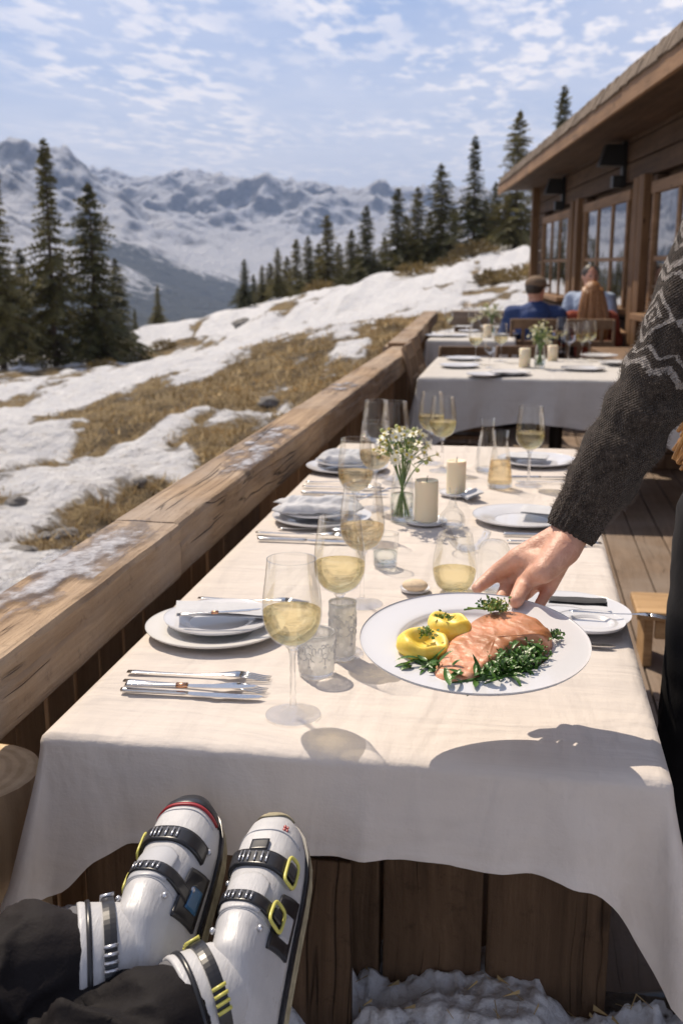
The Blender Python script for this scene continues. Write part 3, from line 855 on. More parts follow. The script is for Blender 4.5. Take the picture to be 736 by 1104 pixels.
trees = [
 (6, 405, 178, 33, 0, 'dark spruce cut by the photo edge, beside the tallest spruce of the near snowfield', G1, .3),
 (62, 402, 149, 33.5, 0, 'tallest spruce of the near snowfield, its spire standing before the mountains', G1, 1.4),
 (105, 396, 196, 34, 3, 'slender spruce just right of the tallest one at the edge of the snow', G1, 2.0),
 (130, 388, 278, 36, 3, 'short bushy spruce tucked behind the slender spruce at the snow edge', G1, 4.0),
 (30, 402, 268, 36, 1, 'low spruce filling the gap between the two leftmost tall spruces', G1, 5.0),
 (172, 372, 307, 44, 1, 'small frosted spruce standing alone between the tall spruces and the snowy rise', G3, .5),
 (147, 378, 332, 44, 2, 'small dark spruce at the foot of the short bushy spruce', G3, 1.5),
 (198, 362, 342, 52, 2, 'tiny spruce peeking over the crest right of the lone frosted spruce', G3, 2.5),
 (214, 356, 346, 54, 1, 'tiniest spruce tip on the crest before the valley', G3, 3.1),
 (232, 350, 336, 60, 2, 'tiny pointed spruce on the crest just before the spruce group begins', G3, .8),
 (264, 338, 279, 49, 2, 'first spruce of the ridge row counted from the valley, short and dense', G2, .2),
 (283, 334, 286, 51, 1, 'second spruce of the ridge row from the valley, the thin short one', G2, .9),
 (300, 331, 267, 50, 2, 'third spruce of the ridge row from the valley, a narrow cone', G2, 1.7),
 (320, 325, 258, 56, 1, 'spindly spruce standing half behind the broad cone of the ridge row', G2, 2.6),
 (333, 320, 254, 52, 3, 'broad dark cone with a juniper at its foot in the lower ridge row', G2, 3.3),
 (353, 314, 232, 56, 1, 'tall thin spruce in the lower half of the ridge row', G2, 4.4),
 (365, 312, 262, 60, 2, 'short spruce squeezed between two taller ones of the lower ridge row', G2, 5.2),
 (378, 308, 247, 58, 3, 'dusky middle sized spruce just left of the dense black spruce', G2, 5.9),
 (394, 300, 221, 54, 2, 'dense black spruce with a sharp tip in the middle of the ridge', G2, .6),
 (414, 294, 255, 60, 2, 'low spruce between the dense black one and the twin spires', G2, 1.3),
 (428, 288, 203, 55, 1, 'first of the twin spires on the ridge, the taller and thinner one', G2, 2.1),
 (450, 284, 201, 55, 2, 'second of the twin spires on the ridge, the solid dark one', G2, 2.9),
 (475, 280, 176, 55, 3, 'full spruce with green flanks to the right of the twin spires', G2, 3.6),
 (489, 279, 224, 62, 1, 'short spruce showing behind the full green flanked one', G2, 4.9),
 (509, 277, 146, 53, 0, 'tallest wide spruce of the ridge left of the lodge roof', G2, 4.2),
 (532, 276, 196, 60, 2, 'middling spruce between the tallest ridge spruce and the one at the eave', G2, 4.6),
 (554, 272, 119, 53, 3, 'tall spruce directly beside the tip of the lodge eave', G2, 5.5),
 (545, 274, 214, 58, 1, 'low dark spruce under the tall one at the lodge eave', G2, 1.1),
 (601, 262, 92, 56, 0, 'spruce whose top alone rises above the lodge roof edge', G2, .4),
 (274, 336, 296, 56, 1, 'faint spruce set back between the first two of the ridge row from the valley', G2, 3.7),
 (292, 333, 283, 58, 2, 'faint spruce set back behind the thin short second one of the ridge row', G2, 2.2),
 (310, 330, 276, 60, 3, 'low spruce filling the gap before the spindly spruce of the ridge row', G2, 1.9),
 (343, 318, 262, 60, 2, 'small spruce behind the right flank of the broad dark juniper cone', G2, .3),
 (386, 306, 264, 62, 1, 'small spruce peeping out at the left side of the dense black spruce', G2, 5.3),
 (404, 300, 270, 60, 3, 'squat spruce at the right side of the dense black spruce', G2, 4.1),
 (438, 287, 232, 60, 3, 'lower spruce standing in the gap of the twin spires', G2, 2.7),
 (462, 284, 228, 62, 2, 'lower spruce between the solid twin spire and the green flanked spruce', G2, 1.2),
 (521, 277, 214, 60, 3, 'lower bushy spruce leaning on the tallest ridge spruce', G2, .9),
]
for t in trees: plant(*t)

def shrub(px, py, d, s, label, k):
    rd = random.Random(k); r = ray(px, py); h = math.hypot(r.x, r.y); p = CAM+r*(d/h)
    V, Fc = [], []
    for i in range(420):
        a = rd.uniform(0, 2*PI); e = math.acos(rd.uniform(.05, 1)); q = Vector((math.cos(a)*math.sin(e), math.sin(a)*math.sin(e), math.cos(e)*.6))*s*rd.uniform(.5, 1)
        dd = (q.normalized()+Vector((rd.gauss(0, .5), rd.gauss(0, .5), rd.gauss(0, .4)))).normalized(); sd = dd.cross(Vector((rd.gauss(0, 1), rd.gauss(0, 1), rd.gauss(0, 1)))).normalized()
        o = len(V); V.extend([q-dd*.1*s, q+sd*.03*s, q+dd*.16*s, q-sd*.03*s]); Fc.append((o, o+1, o+2, o+3))
    b = MB(); b.add(V, Fc, 0, False)
    for i in range(9):
        a = rd.uniform(0, 2*PI); b.tube([(0, 0, -.1), (math.cos(a)*s*.3, math.sin(a)*s*.3, s*.25), (math.cos(a)*s*.7, math.sin(a)*s*.7, s*.45)], [.02*s, .015*s, .006*s], 5)
    o = b.build('juniper_shrub', M['bush']); o.location = (p.x, p.y, float(hill_z_at(p.x, p.y)))
    tag(o, label, 'shrub', 'brown shrubs on the slope')
for k, a in enumerate([(345, 322, 50, .9, 'brown juniper shrub at the foot of the broad dark ridge cone'), (512, 294, 44, 1.1, 'ochre shrub between the two snow humps under the ridge spruces'), (448, 300, 44, 1.0, 'low ochre shrub at the near end of the upper snow hump'),
                      (487, 297, 43, .8, 'small dark shrub between the ochre ones on the snow hump'), (560, 305, 32, .8, 'mossy low shrub beside the lodge corner'), (112, 404, 30, .5, 'dark twiggy shrub at the base of the slender spruce'), (178, 384, 36, .5, 'little bare shrub on the snow near the lone frosted spruce'), (530, 306, 33, .7, 'mossy shrub in the brown patch left of the lodge corner')]):
    shrub(*a, k)

# ================================================================ deck and ground
def boards_deck():
    m = MB(); w = .142; gap = .007; rd = random.Random(3)
    x = -.82
    while x < 3.4:
        y = -.7
        y0 = y
        while y0 < 12.2:
            L = rd.uniform(2.6, 4.2); y1 = min(y0+L, 12.25)
            m.box((x+w/2, (y0+y1)/2, -.02+rd.uniform(-.0015, .0015)), (w-gap, y1-y0-.004, .04), 0, None, .003)
            y0 = y1
        x += w
    o = m.build('deck_floor', M['deck']); tag(o, kind='structure')
    s = MB().box((1.3, 4.4, -.275), (4.26, 15.7, .45)); s2 = s.build('deck_base', M['panel']); tag(s2, kind='structure')
boards_deck()
def lap_ground():
    xs, ys = np.arange(-1.0, 1.6, .006), np.arange(.25, 1.66, .006)
    X, Y = np.meshgrid(xs, ys)
    cl = fbm(X*6.5, Y*6.5, 5, 3, .55); g1 = fbm(X*22, Y*22, 3, 8, .6, True); g2 = fbm(X*55, Y*55, 3, 4, .6, True)
    Zs = .100+.050*sstep(.36, .60, cl)+.020*g1*sstep(.36, .52, cl)+.006*g2+.03*sstep(1.1, 1.5, Y)
    o = np_mesh('snow', np.stack([X, Y, Zs], -1).reshape(-1, 3), grid_faces(*X.shape), M['lapsnow'])
    tag(o, 'clumps of dirty crusted snow heaped in front of the dark table planks', 'snow', kind='stuff')
    a = o.data.attributes.new('bare', 'FLOAT', 'POINT'); a.data.foreach_set('value', (sstep(.38, .27, cl)).ravel())
    # straw and twigs
    n = 420; x = rng.uniform(-.6, .6, n); y = rng.uniform(1.0, 1.58, n); a_ = rng.uniform(0, PI, n); L = rng.uniform(.010, .038, n)
    fx = ((x+1.0)/.006).astype(int); fy = ((y-.25)/.006).astype(int); z = Zs[fy, fx]
    V = np.empty((n, 4, 3)); w = .0007
    for k, (sx, sy) in enumerate([(-1, -1), (1, -1), (1, 1), (-1, 1)]):
        V[:, k] = np.stack([x+np.cos(a_)*L*sx*.5-np.sin(a_)*w*sy, y+np.sin(a_)*L*sx*.5+np.cos(a_)*w*sy, z+.004+.012*(sx > 0)*rng.random(n)], -1)
    o = np_mesh('straw_litter', V.reshape(-1, 3), np.arange(4*n).reshape(-1, 4), M['drygrass'], False)
    tag(o, 'loose straw and twigs on the snow under the table', 'straw', kind='stuff')
def m_lapsnow():
    T = NT('crusted_snow'); c = T.coord('Object'); at = T.n('Attribute', attribute_name='bare')
    n = T.noise(c, 14, 6, .65); n2 = T.noise(c, 90, 4, .6)
    f = T.math('ADD', at.outputs['Fac'], T.math('MULTIPLY', T.math('SUBTRACT', n, .5), .9)); f = T.ramp(f, [(.42, 0), (.58, 1)])
    col = T.mix(f, T.mix(T.ramp(n2, [(.5, 0), (.75, .5)]), (.74, .74, .76, 1), (.36, .31, .27, 1)), T.ramp(n2, [(.3, (.035, .024, .016)), (.7, (.11, .075, .045))]))
    b = T.pbsdf(Base_Color=col, Roughness=.6); T.set(b, 'Normal', T.bump(T.math('ADD', n, n2), .45, .010)); return T.done(b)
M['lapsnow'] = m_lapsnow(); lap_ground()

# ================================================================ railing
def railing(name, label, a, b, zt, wd=.145, th=.11, boards=True, board_off=None, nposts=3, board_w=.135, joints=()):
    """a, b: inner top edge ends; beam extends outward; local frame +X along, +Y outward"""
    a, b = Vector(a), Vector(b); d = (b-a); L = d.length; ang = math.atan2(d.y, d.x)
    root = thing(name, label, 'railing', (a.x, a.y, 0), ang, 'deck railings')
    rd = random.Random(len(label))
    # the beam: sawn lengths butted end to end, worn arrises and chips
    prof = [(0.004, -th), (wd-.004, -th), (wd, -th+.006), (wd, -.010), (wd-.010, 0), (wd*.66, 0), (wd*.33, 0), (.012, 0), (.004, -.003), (0, -.012), (.001, -th*.38), (.0, -th*.45), (0, -th*.7), (0, -th+.006)]
    k = len(prof)
    cuts = [0]+[c for c in joints if c < L]+[L]
    for s0, s1 in zip(cuts[:-1], cuts[1:]):
        n = int((s1-s0)/.018)+2; V, Fc = [], []
        sh = rd.uniform(-.003, .003)
        for i in range(n):
            x = s0+.0015+(s1-s0-.003)*i/(n-1)
            for j, (yy, zz) in enumerate(prof):
                q = Vector((x*2.2, yy*22, zz*22+len(label)+s0))
                w = .0030*mnoise.noise(q)+.0018*mnoise.noise(q*3.3)
                chip = 0
                if j in (7, 8, 9): chip = max(0, mnoise.noise(Vector((x*4.3, 9, 3+s0)))-.22)*.034+max(0, mnoise.noise(Vector((x*13, 4, 1)))-.3)*.014
                if j == 10: chip = .0035*max(0, mnoise.noise(Vector((x*1.7, 2, 2)))+.25)
                V.append((x, yy+(w+chip if j >= 7 else -w)+sh, zt+zz+(w if 1 < j < 8 else 0)-(chip*.75 if j in (7, 8, 9) else 0)+sh))
        for i in range(n-1):
            for j in range(k): Fc.append((i*k+j, i*k+(j+1) % k, (i+1)*k+(j+1) % k, (i+1)*k+j))
        Fc.append(tuple(range(k))); Fc.append(tuple((n-1)*k+j for j in range(k-1, -1, -1)))
        m = MB(); m.add(V, Fc, 0, False); m.build('top_beam', [M['railx']], root)
    # side plank joint: the beam is built of a cap and a side plank
    if boards:
        x = .02; off = wd-.03 if board_off is None else board_off
        while x < L-.05:
            w = board_w*rd.uniform(.86, 1.1); h = zt-th-.03
            bm_ = MB(); bm_.box((0, 0, 0), (w-.012, .024, h+.06), 0, None, .003)
            o = bm_.build('board', M['board'], root); o.location = (x+w/2, off+rd.uniform(-.004, .004), (h)/2-.02); o.rotation_euler.y = rd.uniform(-.006, .006)
            x += w
    for i in range(nposts):
        x = L*(i+.5)/nposts if nposts > 1 else L-.06
        p = MB().box((x, wd*.52, (zt-th)/2-.06), (.10, .08, zt-th+.12), 0, None, .006); p.build('post', M['rail_z'], root)
    return root
M['railx'] = m_wood('weathered_rail_timber', (.165, .102, .060), (.52, .38, .25), 0, 24, .8, 1.0, (.40, .34, .29), .55, crack=.9)
M['rail_z'] = m_wood('rail_post_timber', (.13, .075, .040), (.28, .17, .095), 2, 20, .75, .6)
railing('deck_railing', 'thick weathered timber railing with patches of ice running beside the laid table', (-.655, .35, 0), (-.655, 6.7, 0), .85, nposts=4, joints=(1.63, 4.1), board_off=.235)
railing('deck_railing', 'farther timber railing section that bends away beside the empty tables', (-.715, 6.78, 0), (-.93, 12.1, 0), .84, .15, .115, nposts=4)
railing('deck_railing', 'short timber railing closing the far end of the deck before the snow', (-.80, 12.25, 0), (.84, 12.05, 0), .84, .14, .16, nposts=3)
jp = MB().box((-.765, 6.74, .38), (.12, .066, .98), 0, None, .006); jo = jp.build('railing_post', M['rail_z']); tag(jo, 'square timber post where the two railing sections meet', 'post')

def ice_patch(y0, y1, w0, seed, label, xc=-.735):
    """thin melting ice on the rail"""
    nx, ny = 60, int((y1-y0)/.003)
    xs, ys = np.linspace(-.066, .066, nx), np.linspace(y0, y1, ny); X, Y = np.meshgrid(xs, ys)
    t = (Y-y0)/(y1-y0)
    n = fbm(X*26+seed, Y*13, 4, seed, .6)
    f = (1-np.abs(2*t-1)**2.2)*w0 - np.abs(X-.014*np.sin(Y*6+seed))*11 + (n-.5)*2.3
    h = .0022*np.clip(f*1.4, 0, 1)**.7+.0010*np.clip(f, 0, 1)*fbm(X*140, Y*140, 3, seed)
    keep = f > 0
    V = np.stack([X+xc, Y, .8528+h], -1).reshape(-1, 3); Fq = grid_faces(ny, nx)
    k = keep.ravel(); Fq = Fq[k[Fq].all(1)]
    used = np.unique(Fq); rm = np.full(len(V), -1); rm[used] = np.arange(len(used))
    o = np_mesh('ice_patch', V[used], rm[Fq], M['ice'])
    a_ = o.data.attributes.new('cover', 'FLOAT', 'POINT'); a_.data.foreach_set('value', np.clip(f.ravel()[used]*1.1, 0, 1))
    tag(o, label, 'ice', 'ice patches on the railing')
ice_patch(1.25, 2.02, .85, 3, 'nearest streak of crusty ice on the thick railing beside the stump', -.735)
ice_patch(2.45, 3.3, .62, 5, 'long bluish sheet of melting ice midway along the thick railing', -.715)
ice_patch(4.1, 4.6, .5, 9, 'small far streak of melting ice on the thick railing beside the third plate', -.725)

# ================================================================ lodge
LB = Vector((.19, 18.0, 0)); LDIR = Vector((.1126, -1, 0)).normalized(); LANG = math.atan2(LDIR.y, LDIR.x)
def lodge():
    root = thing('timber_lodge', 'dark brown timber lodge with shingled eave and tall windows facing the deck', 'building', LB, LANG)
    Ln = 17.2; rd = random.Random(5)
    wins = [(.85, 3.35), (4.6, 7.05), (8.15, 10.6), (11.6, 14.0)]
    z0, z1 = .93, 1.97
    wall = MB()
    # horizontal planks with window openings, outward is -Y
    z = -.1; k = 0
    while z < 3.0:
        h = .185; 
        segs = [(0, Ln)]
        if z+h > z0-.05 and z < z1+.07:
            segs = []; s = 0
            for a, b in wins: segs.append((s, a-.05)); s = b+.05
            segs.append((s, Ln))
        for a, b in segs:
            x = a
            while x < b-.01:
                e = min(b, x+rd.uniform(3.0, 5.0))
                if b-e < .6: e = b
                wall.box(((x+e)/2, .05+rd.uniform(0, .006), z+h/2), (e-x-.004, .10, h-.012), 0, None, .008)
                x = e
        z += h
    wall.box((Ln/2, .20, 1.45), (Ln, .16, 3.1), 1)
    wall.box((.06, 2.6, 1.45), (.14, 5.0, 3.1), 0)
    wall.box((Ln-.07, 2.6, 1.45), (.14, 5.0, 3.1), 0)
    wall.build('wall', [M['lodge'], M['panel']], root)
    cp = MB().box((-.04, -.035, 1.25), (.16, .13, 2.7), 0, None, .01); cp.build('corner_post', M['lodge_post'], root)
    for a, b in [(3.55, 4.35), (7.35, 7.95), (10.75, 11.4)]:
        m = MB(); m.box(((b-.13), -.028, 1.02), (.22, .075, 2.22), 0, None, .008); m.box((a+.12, -.018, 1.02), (.20, .05, 2.22), 0, None, .008); m.build('post', M['lodge_post'], root)
    for a, b in wins:
        f = MB(); w = b-a; fw_ = .075
        f.box(((a+b)/2, -.0, z1+.03), (w+.22, .05, .10), 0, None, .005)
        f.box((a-.0, .0, (z0+z1)/2), (fw_, .05, z1-z0), 0, None, .004); f.box((b+.0, .0, (z0+z1)/2), (fw_, .05, z1-z0), 0, None, .004)
        for i in (1, 2): f.box((a+w*i/3, .004, (z0+z1)/2), (.075, .032, z1-z0-.006), 0, None, .004)
        fo = f.build('window', M['lodge_trim'], root)
        mu = MB()
        for i in range(3): mu.box((a+w*(i+.5)/3, .006, z0+.47), (w/3-.078, .022, .04), 0, None, .003)
        mu.build('glazing_bar', M['lodge_trim'], fo)
        si = MB(); si.box(((a+b)/2, -.05, z0-.03), (w+.2, .20, .055), 0, None, .006); si.build('sill', M['lodge_trim'], fo)
        for i in range(3):
            p = MB(); p.box((a+w*(i+.5)/3, .008, (z0+z1)/2), (w/3-.079, .010, z1-z0-.01)); p.build('pane', M['window'], fo)
    # eave: soffit, fascia, shingle skirt, roof plane
    so_ = MB()
    for i in range(5): so_.box((Ln/2-.1, -.55+.105+i*.112, 2.545+.0*i), (Ln+.9, .108, .025), 0)
    x = .0
    while x < 0: so_.box((x, -.27, 2.49), (.08, .56, .085), 0, None, .006); x += .86
    so_.build('soffit', M['lodge'], root)
    fa = MB().box((Ln/2-.1, -.585, 2.535), (Ln+1.0, .035, .135), 0, None, .004); fa.build('fascia', M['lodge_trim'], root)
    sh = MB()
    for row in range(2):
        x = -.55+row*.07
        while x < Ln+.4:
            w = rd.uniform(.11, .19); zt = 2.595+row*.062
            rot = Matrix.Rotation(R(-24), 3, 'X')
            sh.box((x+w/2, -.590+row*.042+rd.uniform(-.004, .004), zt+.055+rd.uniform(-.008, .008)), (w-.008, .022, .115), 0, rot, .004)
            x += w
    pitch = R(31); Lr = 5.2
    rot = Matrix.Rotation(pitch, 3, 'X')
    nrow = 34
    for r_ in range(nrow):
        s = .05+r_*Lr/nrow
        sh.box((Ln/2-.1, -.47+math.cos(pitch)*s, 2.735+math.sin(pitch)*s), (Ln+1.0, Lr/nrow*1.25, .028), 0, Matrix.Rotation(pitch-.06, 3, 'X'))
    sh.box((Ln/2-.1, -.36+math.cos(pitch)*Lr/2, 2.68+math.sin(pitch)*Lr/2), (Ln+.9, Lr, .05), 1, rot)
    sh.build('roof', [M['shingle'], M['lodge']], root)
    vb = MB(); vb.bar((-.57, -.56, 2.565), (-.57, -.56+math.cos(pitch)*Lr, 2.60+math.sin(pitch)*Lr), .04, .16, 0, .004); vb.build('verge_board', M['lodge_trim'], root)
    gb = MB()
    gb.prism([(0, 0), (4.6, 0), (4.6, 3.0)], -.02, .10, 0, Matrix.Translation((.0, .1, 2.95)) @ Matrix(((0, 0, 1, 0), (1, 0, 0, 0), (0, 1, 0, 0), (0, 0, 0, 1)))); gb.build('gable', M['lodge'], root)
    return root
lodge()
LM = Matrix.Translation(LB) @ Matrix.Rotation(LANG, 4, 'Z')
def wall_lamp(s, z, label):
    p = LM @ Vector((s, 0, z))
    root = thing('wall_lamp', label, 'lamp', p, LANG, 'lamps on the lodge wall')
    m = MB(); m.box((0, -.02, -.07), (.12, .04, .42), 0, None, .006); m.build('back_plate', M['blackmetal'], root)
    m = MB(); 
    for sx in (0,):
        vs = [(-.10, -.05, -.09), (.10, -.05, -.09), (.10, -.27, -.09), (-.10, -.27, -.09), (-.085, -.05, .11), (.085, -.05, .11), (.085, -.21, .11), (-.085, -.21, .11)]
        m.add(vs, [(0, 1, 2, 3), (7, 6, 5, 4), (0, 4, 5, 1), (1, 5, 6, 2), (2, 6, 7, 3), (3, 7, 4, 0)], 0, False)
    m.build('shade', M['blackmetal'], root)
    m = MB().box((0, -.075, -.24), (.13, .11, .12), 0, None, .008); m.build('transformer_box', M['blackmetal'], root)
wall_lamp(3.05-.3, 2.36, 'far black wall lamp between the first two lodge windows')
wall_lamp(6.75, 2.38, 'near black wall lamp above the post beside the wide lodge window')
TZ = .752           # top of the tablecloth
M['darknapkin'] = m_simple('charcoal_cloth', (.045, .045, .05), .85, 0, .15, 20, .3, 120)
# ================================================================ dining table and cloth
X0, X1, Y0, Y1 = -.595, .188, 1.225, 3.60
def dining_table():
    root = thing('dining_table', 'long plank based dining table under the white linen cloth', 'table', (-.2, 2.4, 0))
    m = MB(); m.box((0, .01, .728), (X1-X0-.02, Y1-Y0-.03, .034), 0, None, .008); m.build('tabletop', M['stool'], root)
    rd = random.Random(4); x = -.365
    for w in (.085, .118, .165, .172, .205):
        b = MB(); b.box((0, 0, .40), (w-.007, .032, .66), 0, None, .004)
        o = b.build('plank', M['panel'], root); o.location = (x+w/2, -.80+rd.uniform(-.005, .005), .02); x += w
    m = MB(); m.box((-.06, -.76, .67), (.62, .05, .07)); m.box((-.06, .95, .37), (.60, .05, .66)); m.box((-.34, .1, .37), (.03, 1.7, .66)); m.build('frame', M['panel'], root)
dining_table()

def tablecloth(name, x0, x1, y0, y1, ztop, ctrl, label, mat, nx, ny, seed, group=None, rows=26, wav=.010, wn=15):
    """ctrl(side, t) -> (drop, flare) for side 0 front(x), 1 right(y), 2 back, 3 left"""
    xs, ys = np.linspace(x0, x1, nx), np.linspace(y0, y1, ny)
    mb = MB(); V, Fc = [], []
    for j in range(ny):
        for i in range(nx):
            x, y = xs[i], ys[j]
            e = min(x-x0, x1-x, y-y0, y1-y); q = min(1, e/.03)
            dz = .0022*mnoise.noise(Vector((x*6, y*2.5, seed)))+.0016*mnoise.noise(Vector((x*2.5, y*15, seed)))+.0006*mnoise.noise(Vector((x*9, y*36, seed)))
            if name == 'tablecloth' and nx > 100: dz += .0016*math.exp(-((x-(x0+x1)/2-.03)/.007)**2)-.0012*math.exp(-((x-x0-.19)/.007)**2)+sum(sg*.0015*math.exp(-((y-yy)/.010)**2) for yy, sg in ((1.52, 1), (2.02, -1), (2.52, 1), (3.05, -1)))
            V.append((x, y, ztop+dz*q-.0028*(1-q)**2))
    id_ = lambda i, j: j*nx+i
    for j in range(ny-1):
        for i in range(nx-1): Fc.append((id_(i, j), id_(i+1, j), id_(i+1, j+1), id_(i, j+1)))
    per = []                                   # (vertex, normal angle, side, t)
    NF = 9
    def corner(v, a0, side):
        for k in range(1, NF): per.append((v, a0+PI/2*k/NF, side+.5, k/NF))
    for i in range(nx): per.append((id_(i, 0), -PI/2, 0, i/(nx-1)))
    corner(id_(nx-1, 0), -PI/2, 0)
    for j in range(ny): per.append((id_(nx-1, j), 0, 1, j/(ny-1)))
    corner(id_(nx-1, ny-1), 0, 1)
    for i in range(nx-1, -1, -1): per.append((id_(i, ny-1), PI/2, 2, 1-i/(nx-1)))
    corner(id_(0, ny-1), PI/2, 2)
    for j in range(ny-1, -1, -1): per.append((id_(0, j), PI, 3, 1-j/(ny-1)))
    corner(id_(0, 0), PI, 3)
    n = len(per); cols = []
    s = 0
    DF = []
    for k, (v, a, side, t) in enumerate(per): DF.append(ctrl(side, t))
    DF = np.array(DF)
    for _ in range(4): DF = .25*np.roll(DF, 1, 0)+.5*DF+.25*np.roll(DF, -1, 0)
    for k, (v, a, side, t) in enumerate(per):
        drop, flare, sh = DF[k]
        p = V[v]; col = [v]
        nv = Vector((math.cos(a), math.sin(a), 0)); tv = Vector((-nv.y, nv.x, 0))
        r0 = .012
        ph = k*2*PI*wn/n
        for r_ in range(1, rows+1):
            q = (r_/rows)**1.15; dz = drop*q
            if dz < r0: o = math.sqrt(max(0, r0*r0-(r0-dz)**2))
            else: o = r0
            u = max(0, (dz-r0)/max(drop-r0, 1e-6))
            wv = wav*u*(math.sin(ph+1.3*math.sin(ph*.37+seed))+.5*math.sin(ph*2.3+seed))
            sx_ = p[0]*(abs(nv.y) > .5)+p[1]*(abs(nv.x) > .5)
            crease = u**.7*(.0085*mnoise.noise(Vector((sx_*13+dz*3, dz*4, seed)))+.0035*mnoise.noise(Vector((sx_*34-dz*5, dz*7, seed+3)))) + (.0012*mnoise.noise(Vector((sx_*120, 2, seed))) if q > .88 else 0)
            if nx > 100 and abs(nv.y) > .5: crease += .0022*u**.3*(math.exp(-((p[0]-(x0+x1)/2-.03)/.006)**2)-.7*math.exp(-((p[0]-x0-.19)/.006)**2))
            hem = (.0030 if q > .915 else 0) - (.0016 if .915 < q < .935 else 0)
            q3 = Vector(p)+nv*(o+flare*u**1.25+wv+crease+hem)+tv*(sh*u)-Vector((0, 0, dz))
            col.append(len(V)); V.append(tuple(q3))
        cols.append(col)
    for k in range(n):
        A, B = cols[k], cols[(k+1) % n]
        for r_ in range(rows):
            f = (A[r_], B[r_], B[r_+1], A[r_+1])
            f = tuple(dict.fromkeys(f))
            if len(f) >= 3: Fc.append(f[::-1])
    mb.add(V, Fc, 0, True)
    o = mb.build(name, mat); 
    tag(o, label, 'tablecloth', group)
    return o
def interp(pts, t):
    ts = [p[0] for p in pts]
    i = max(0, min(len(pts)-2, int(np.searchsorted(ts, t)-1)))
    a, b = pts[i], pts[i+1]; u = min(1, max(0, (t-a[0])/(b[0]-a[0]))); u = u*u*(3-2*u)
    return [a[k]+(b[k]-a[k])*u for k in range(1, len(a))]
FRONT = [(0, .235, .02, -.03), (.03, .220, .02, -.01), (.09, .162, .004, 0), (.15, .138, .0, 0), (.25, .142, .0, 0), (.40, .142, .004, 0), (.52, .136, .0, 0), (.62, .130, .004, 0), (.72, .140, .002, 0), (.82, .138, .0, 0), (.90, .148, .0, 0), (.935, .172, -.006, 0), (.965, .21, -.022, .0), (.982, .255, -.030, .0), (1, .285, .005, .03)]
FR = [(0, .285, .03, .02), (.35, .285, .095, .0), (.7, .28, .08, 0), (1, .28, .055, 0)]
RIGHT = [(0, .28, .050, 0), (.06, .28, .05, 0), (.12, .27, .045, 0), (.3, .26, .03, 0), (1, .25, .03, 0)]
LEFT = [(0, .22, .02, 0), (.6, .22, .025, 0), (.90, .235, .012, 0), (.955, .255, -.015, -.0), (.975, .252, .01, 0), (.99, .248, .03, 0), (1, .245, .045, 0)]
LF = [(0, .245, .055, 0), (.4, .248, .085, 0), (.75, .242, .055, -.0), (1, .235, .025, -.03)]
def ctrl_main(side, t):
    if side == 0: return interp(FRONT, t)
    if side == .5: return interp(FR, t)
    if side == 1: return interp(RIGHT, t)
    if side == 3: return interp(LEFT, t)
    if side == 3.5: return interp(LF, t)
    return [.22, .03, 0]
tablecloth('tablecloth', X0, X1, Y0, Y1, TZ-.001, ctrl_main, 'white linen cloth laid on the long near table under the plates and glasses', M['linen'], 110, 240, 3.3, 'white tablecloths', 30, .0065, 26)

# ================================================================ tableware kinds
def sm_prof(ctrl, n=8):
    """Catmull-Rom through profile points"""
    P = [ctrl[0]]+list(ctrl)+[ctrl[-1]]; out = []
    for i in range(1, len(P)-2):
        p0, p1, p2, p3 = [np.array(p) for p in P[i-1:i+3]]
        for k in range(n):
            t = k/n
            out.append(tuple(.5*((2*p1)+(-p0+p2)*t+(2*p0-5*p1+4*p2-p3)*t*t+(-p0+3*p1-3*p2+p3)*t**3)))
    out.append(tuple(ctrl[-1])); return [(max(0, r), z) for r, z in out]
BOWL = sm_prof([(.0, .1010), (.013, .1030), (.0275, .1120), (.0370, .1280), (.0396, .1470), (.0385, .171), (.0350, .198), (.0325, .221)], 6)
def bowl_r(z):
    zs = [p[1] for p in BOWL]; return float(np.interp(z, zs, [p[0] for p in BOWL]))
def make_wine_glass(level=.150, wine='wine', parts=True):
    root = thing('wine_glass', 'x', 'wine glass')
    m = MB(); m.lathe(BOWL, 40); m.lathe([(.0325+.0007*math.cos(a), .221+.0007*math.sin(a)) for a in np.linspace(0, 2*PI, 7)[:-1]], 40, close=True)
    m.build('bowl', M['glass'], root)
    st = sm_prof([(.0, .0015), (.034, .0010), (.0372, .0018), (.0360, .0034), (.022, .0060), (.0085, .0105), (.0048, .018), (.0040, .050), (.0042, .080), (.0058, .0935), (.0092, .0997), (.0, .1005)], 5)
    m = MB(); m.lathe(st, 32); m.build('stem', M['stem'], root)
    if level:
        pr = [(max(0, r-.0011), z+.0012) for r, z in BOWL if z < level]; pr.append((bowl_r(level)-.0011, level)); pr.append((0, level-.0003)); pr[0] = (0, pr[0][1])
        m = MB(); m.lathe(pr, 40); m.build('wine', M[wine], root)
    return root
PROTO = {}
def put_glass(px, py, label, group, level=.150, wine='wine', s=1.0, z=TZ, key=None, xyz=None, rz=None):
    key = ('glass', level, wine)
    p = Vector(xyz) if xyz else on_z(px, py, z)
    if key not in PROTO: o = PROTO[key] = make_wine_glass(level, wine)
    else: o = copy_tree(PROTO[key])
    o.location = p; o.scale = (s, s, s); o.rotation_euler.z = random.uniform(0, 6) if rz is None else rz
    tag(o, label, 'wine glass', group); return o
GG = 'wine glasses on the near table'
put_glass(316, 771, 'nearest stemmed glass of white wine, standing full height at the front of the near table', GG, .150)
put_glass(366, 705, 'glass of white wine whose stem is hidden by the etched tumblers', GG, .150)
put_glass(390, 652, 'glass of amber wine behind the second white wine glass, beside a small water tumbler', GG, .148, 'rose')
put_glass(383, 577, 'glass of amber wine standing at the napkin of the second place setting', GG, .148, 'rose')
put_glass(404, 549, 'glass of amber wine half hidden by the flowers in the clear vase', GG, .148, 'rose')
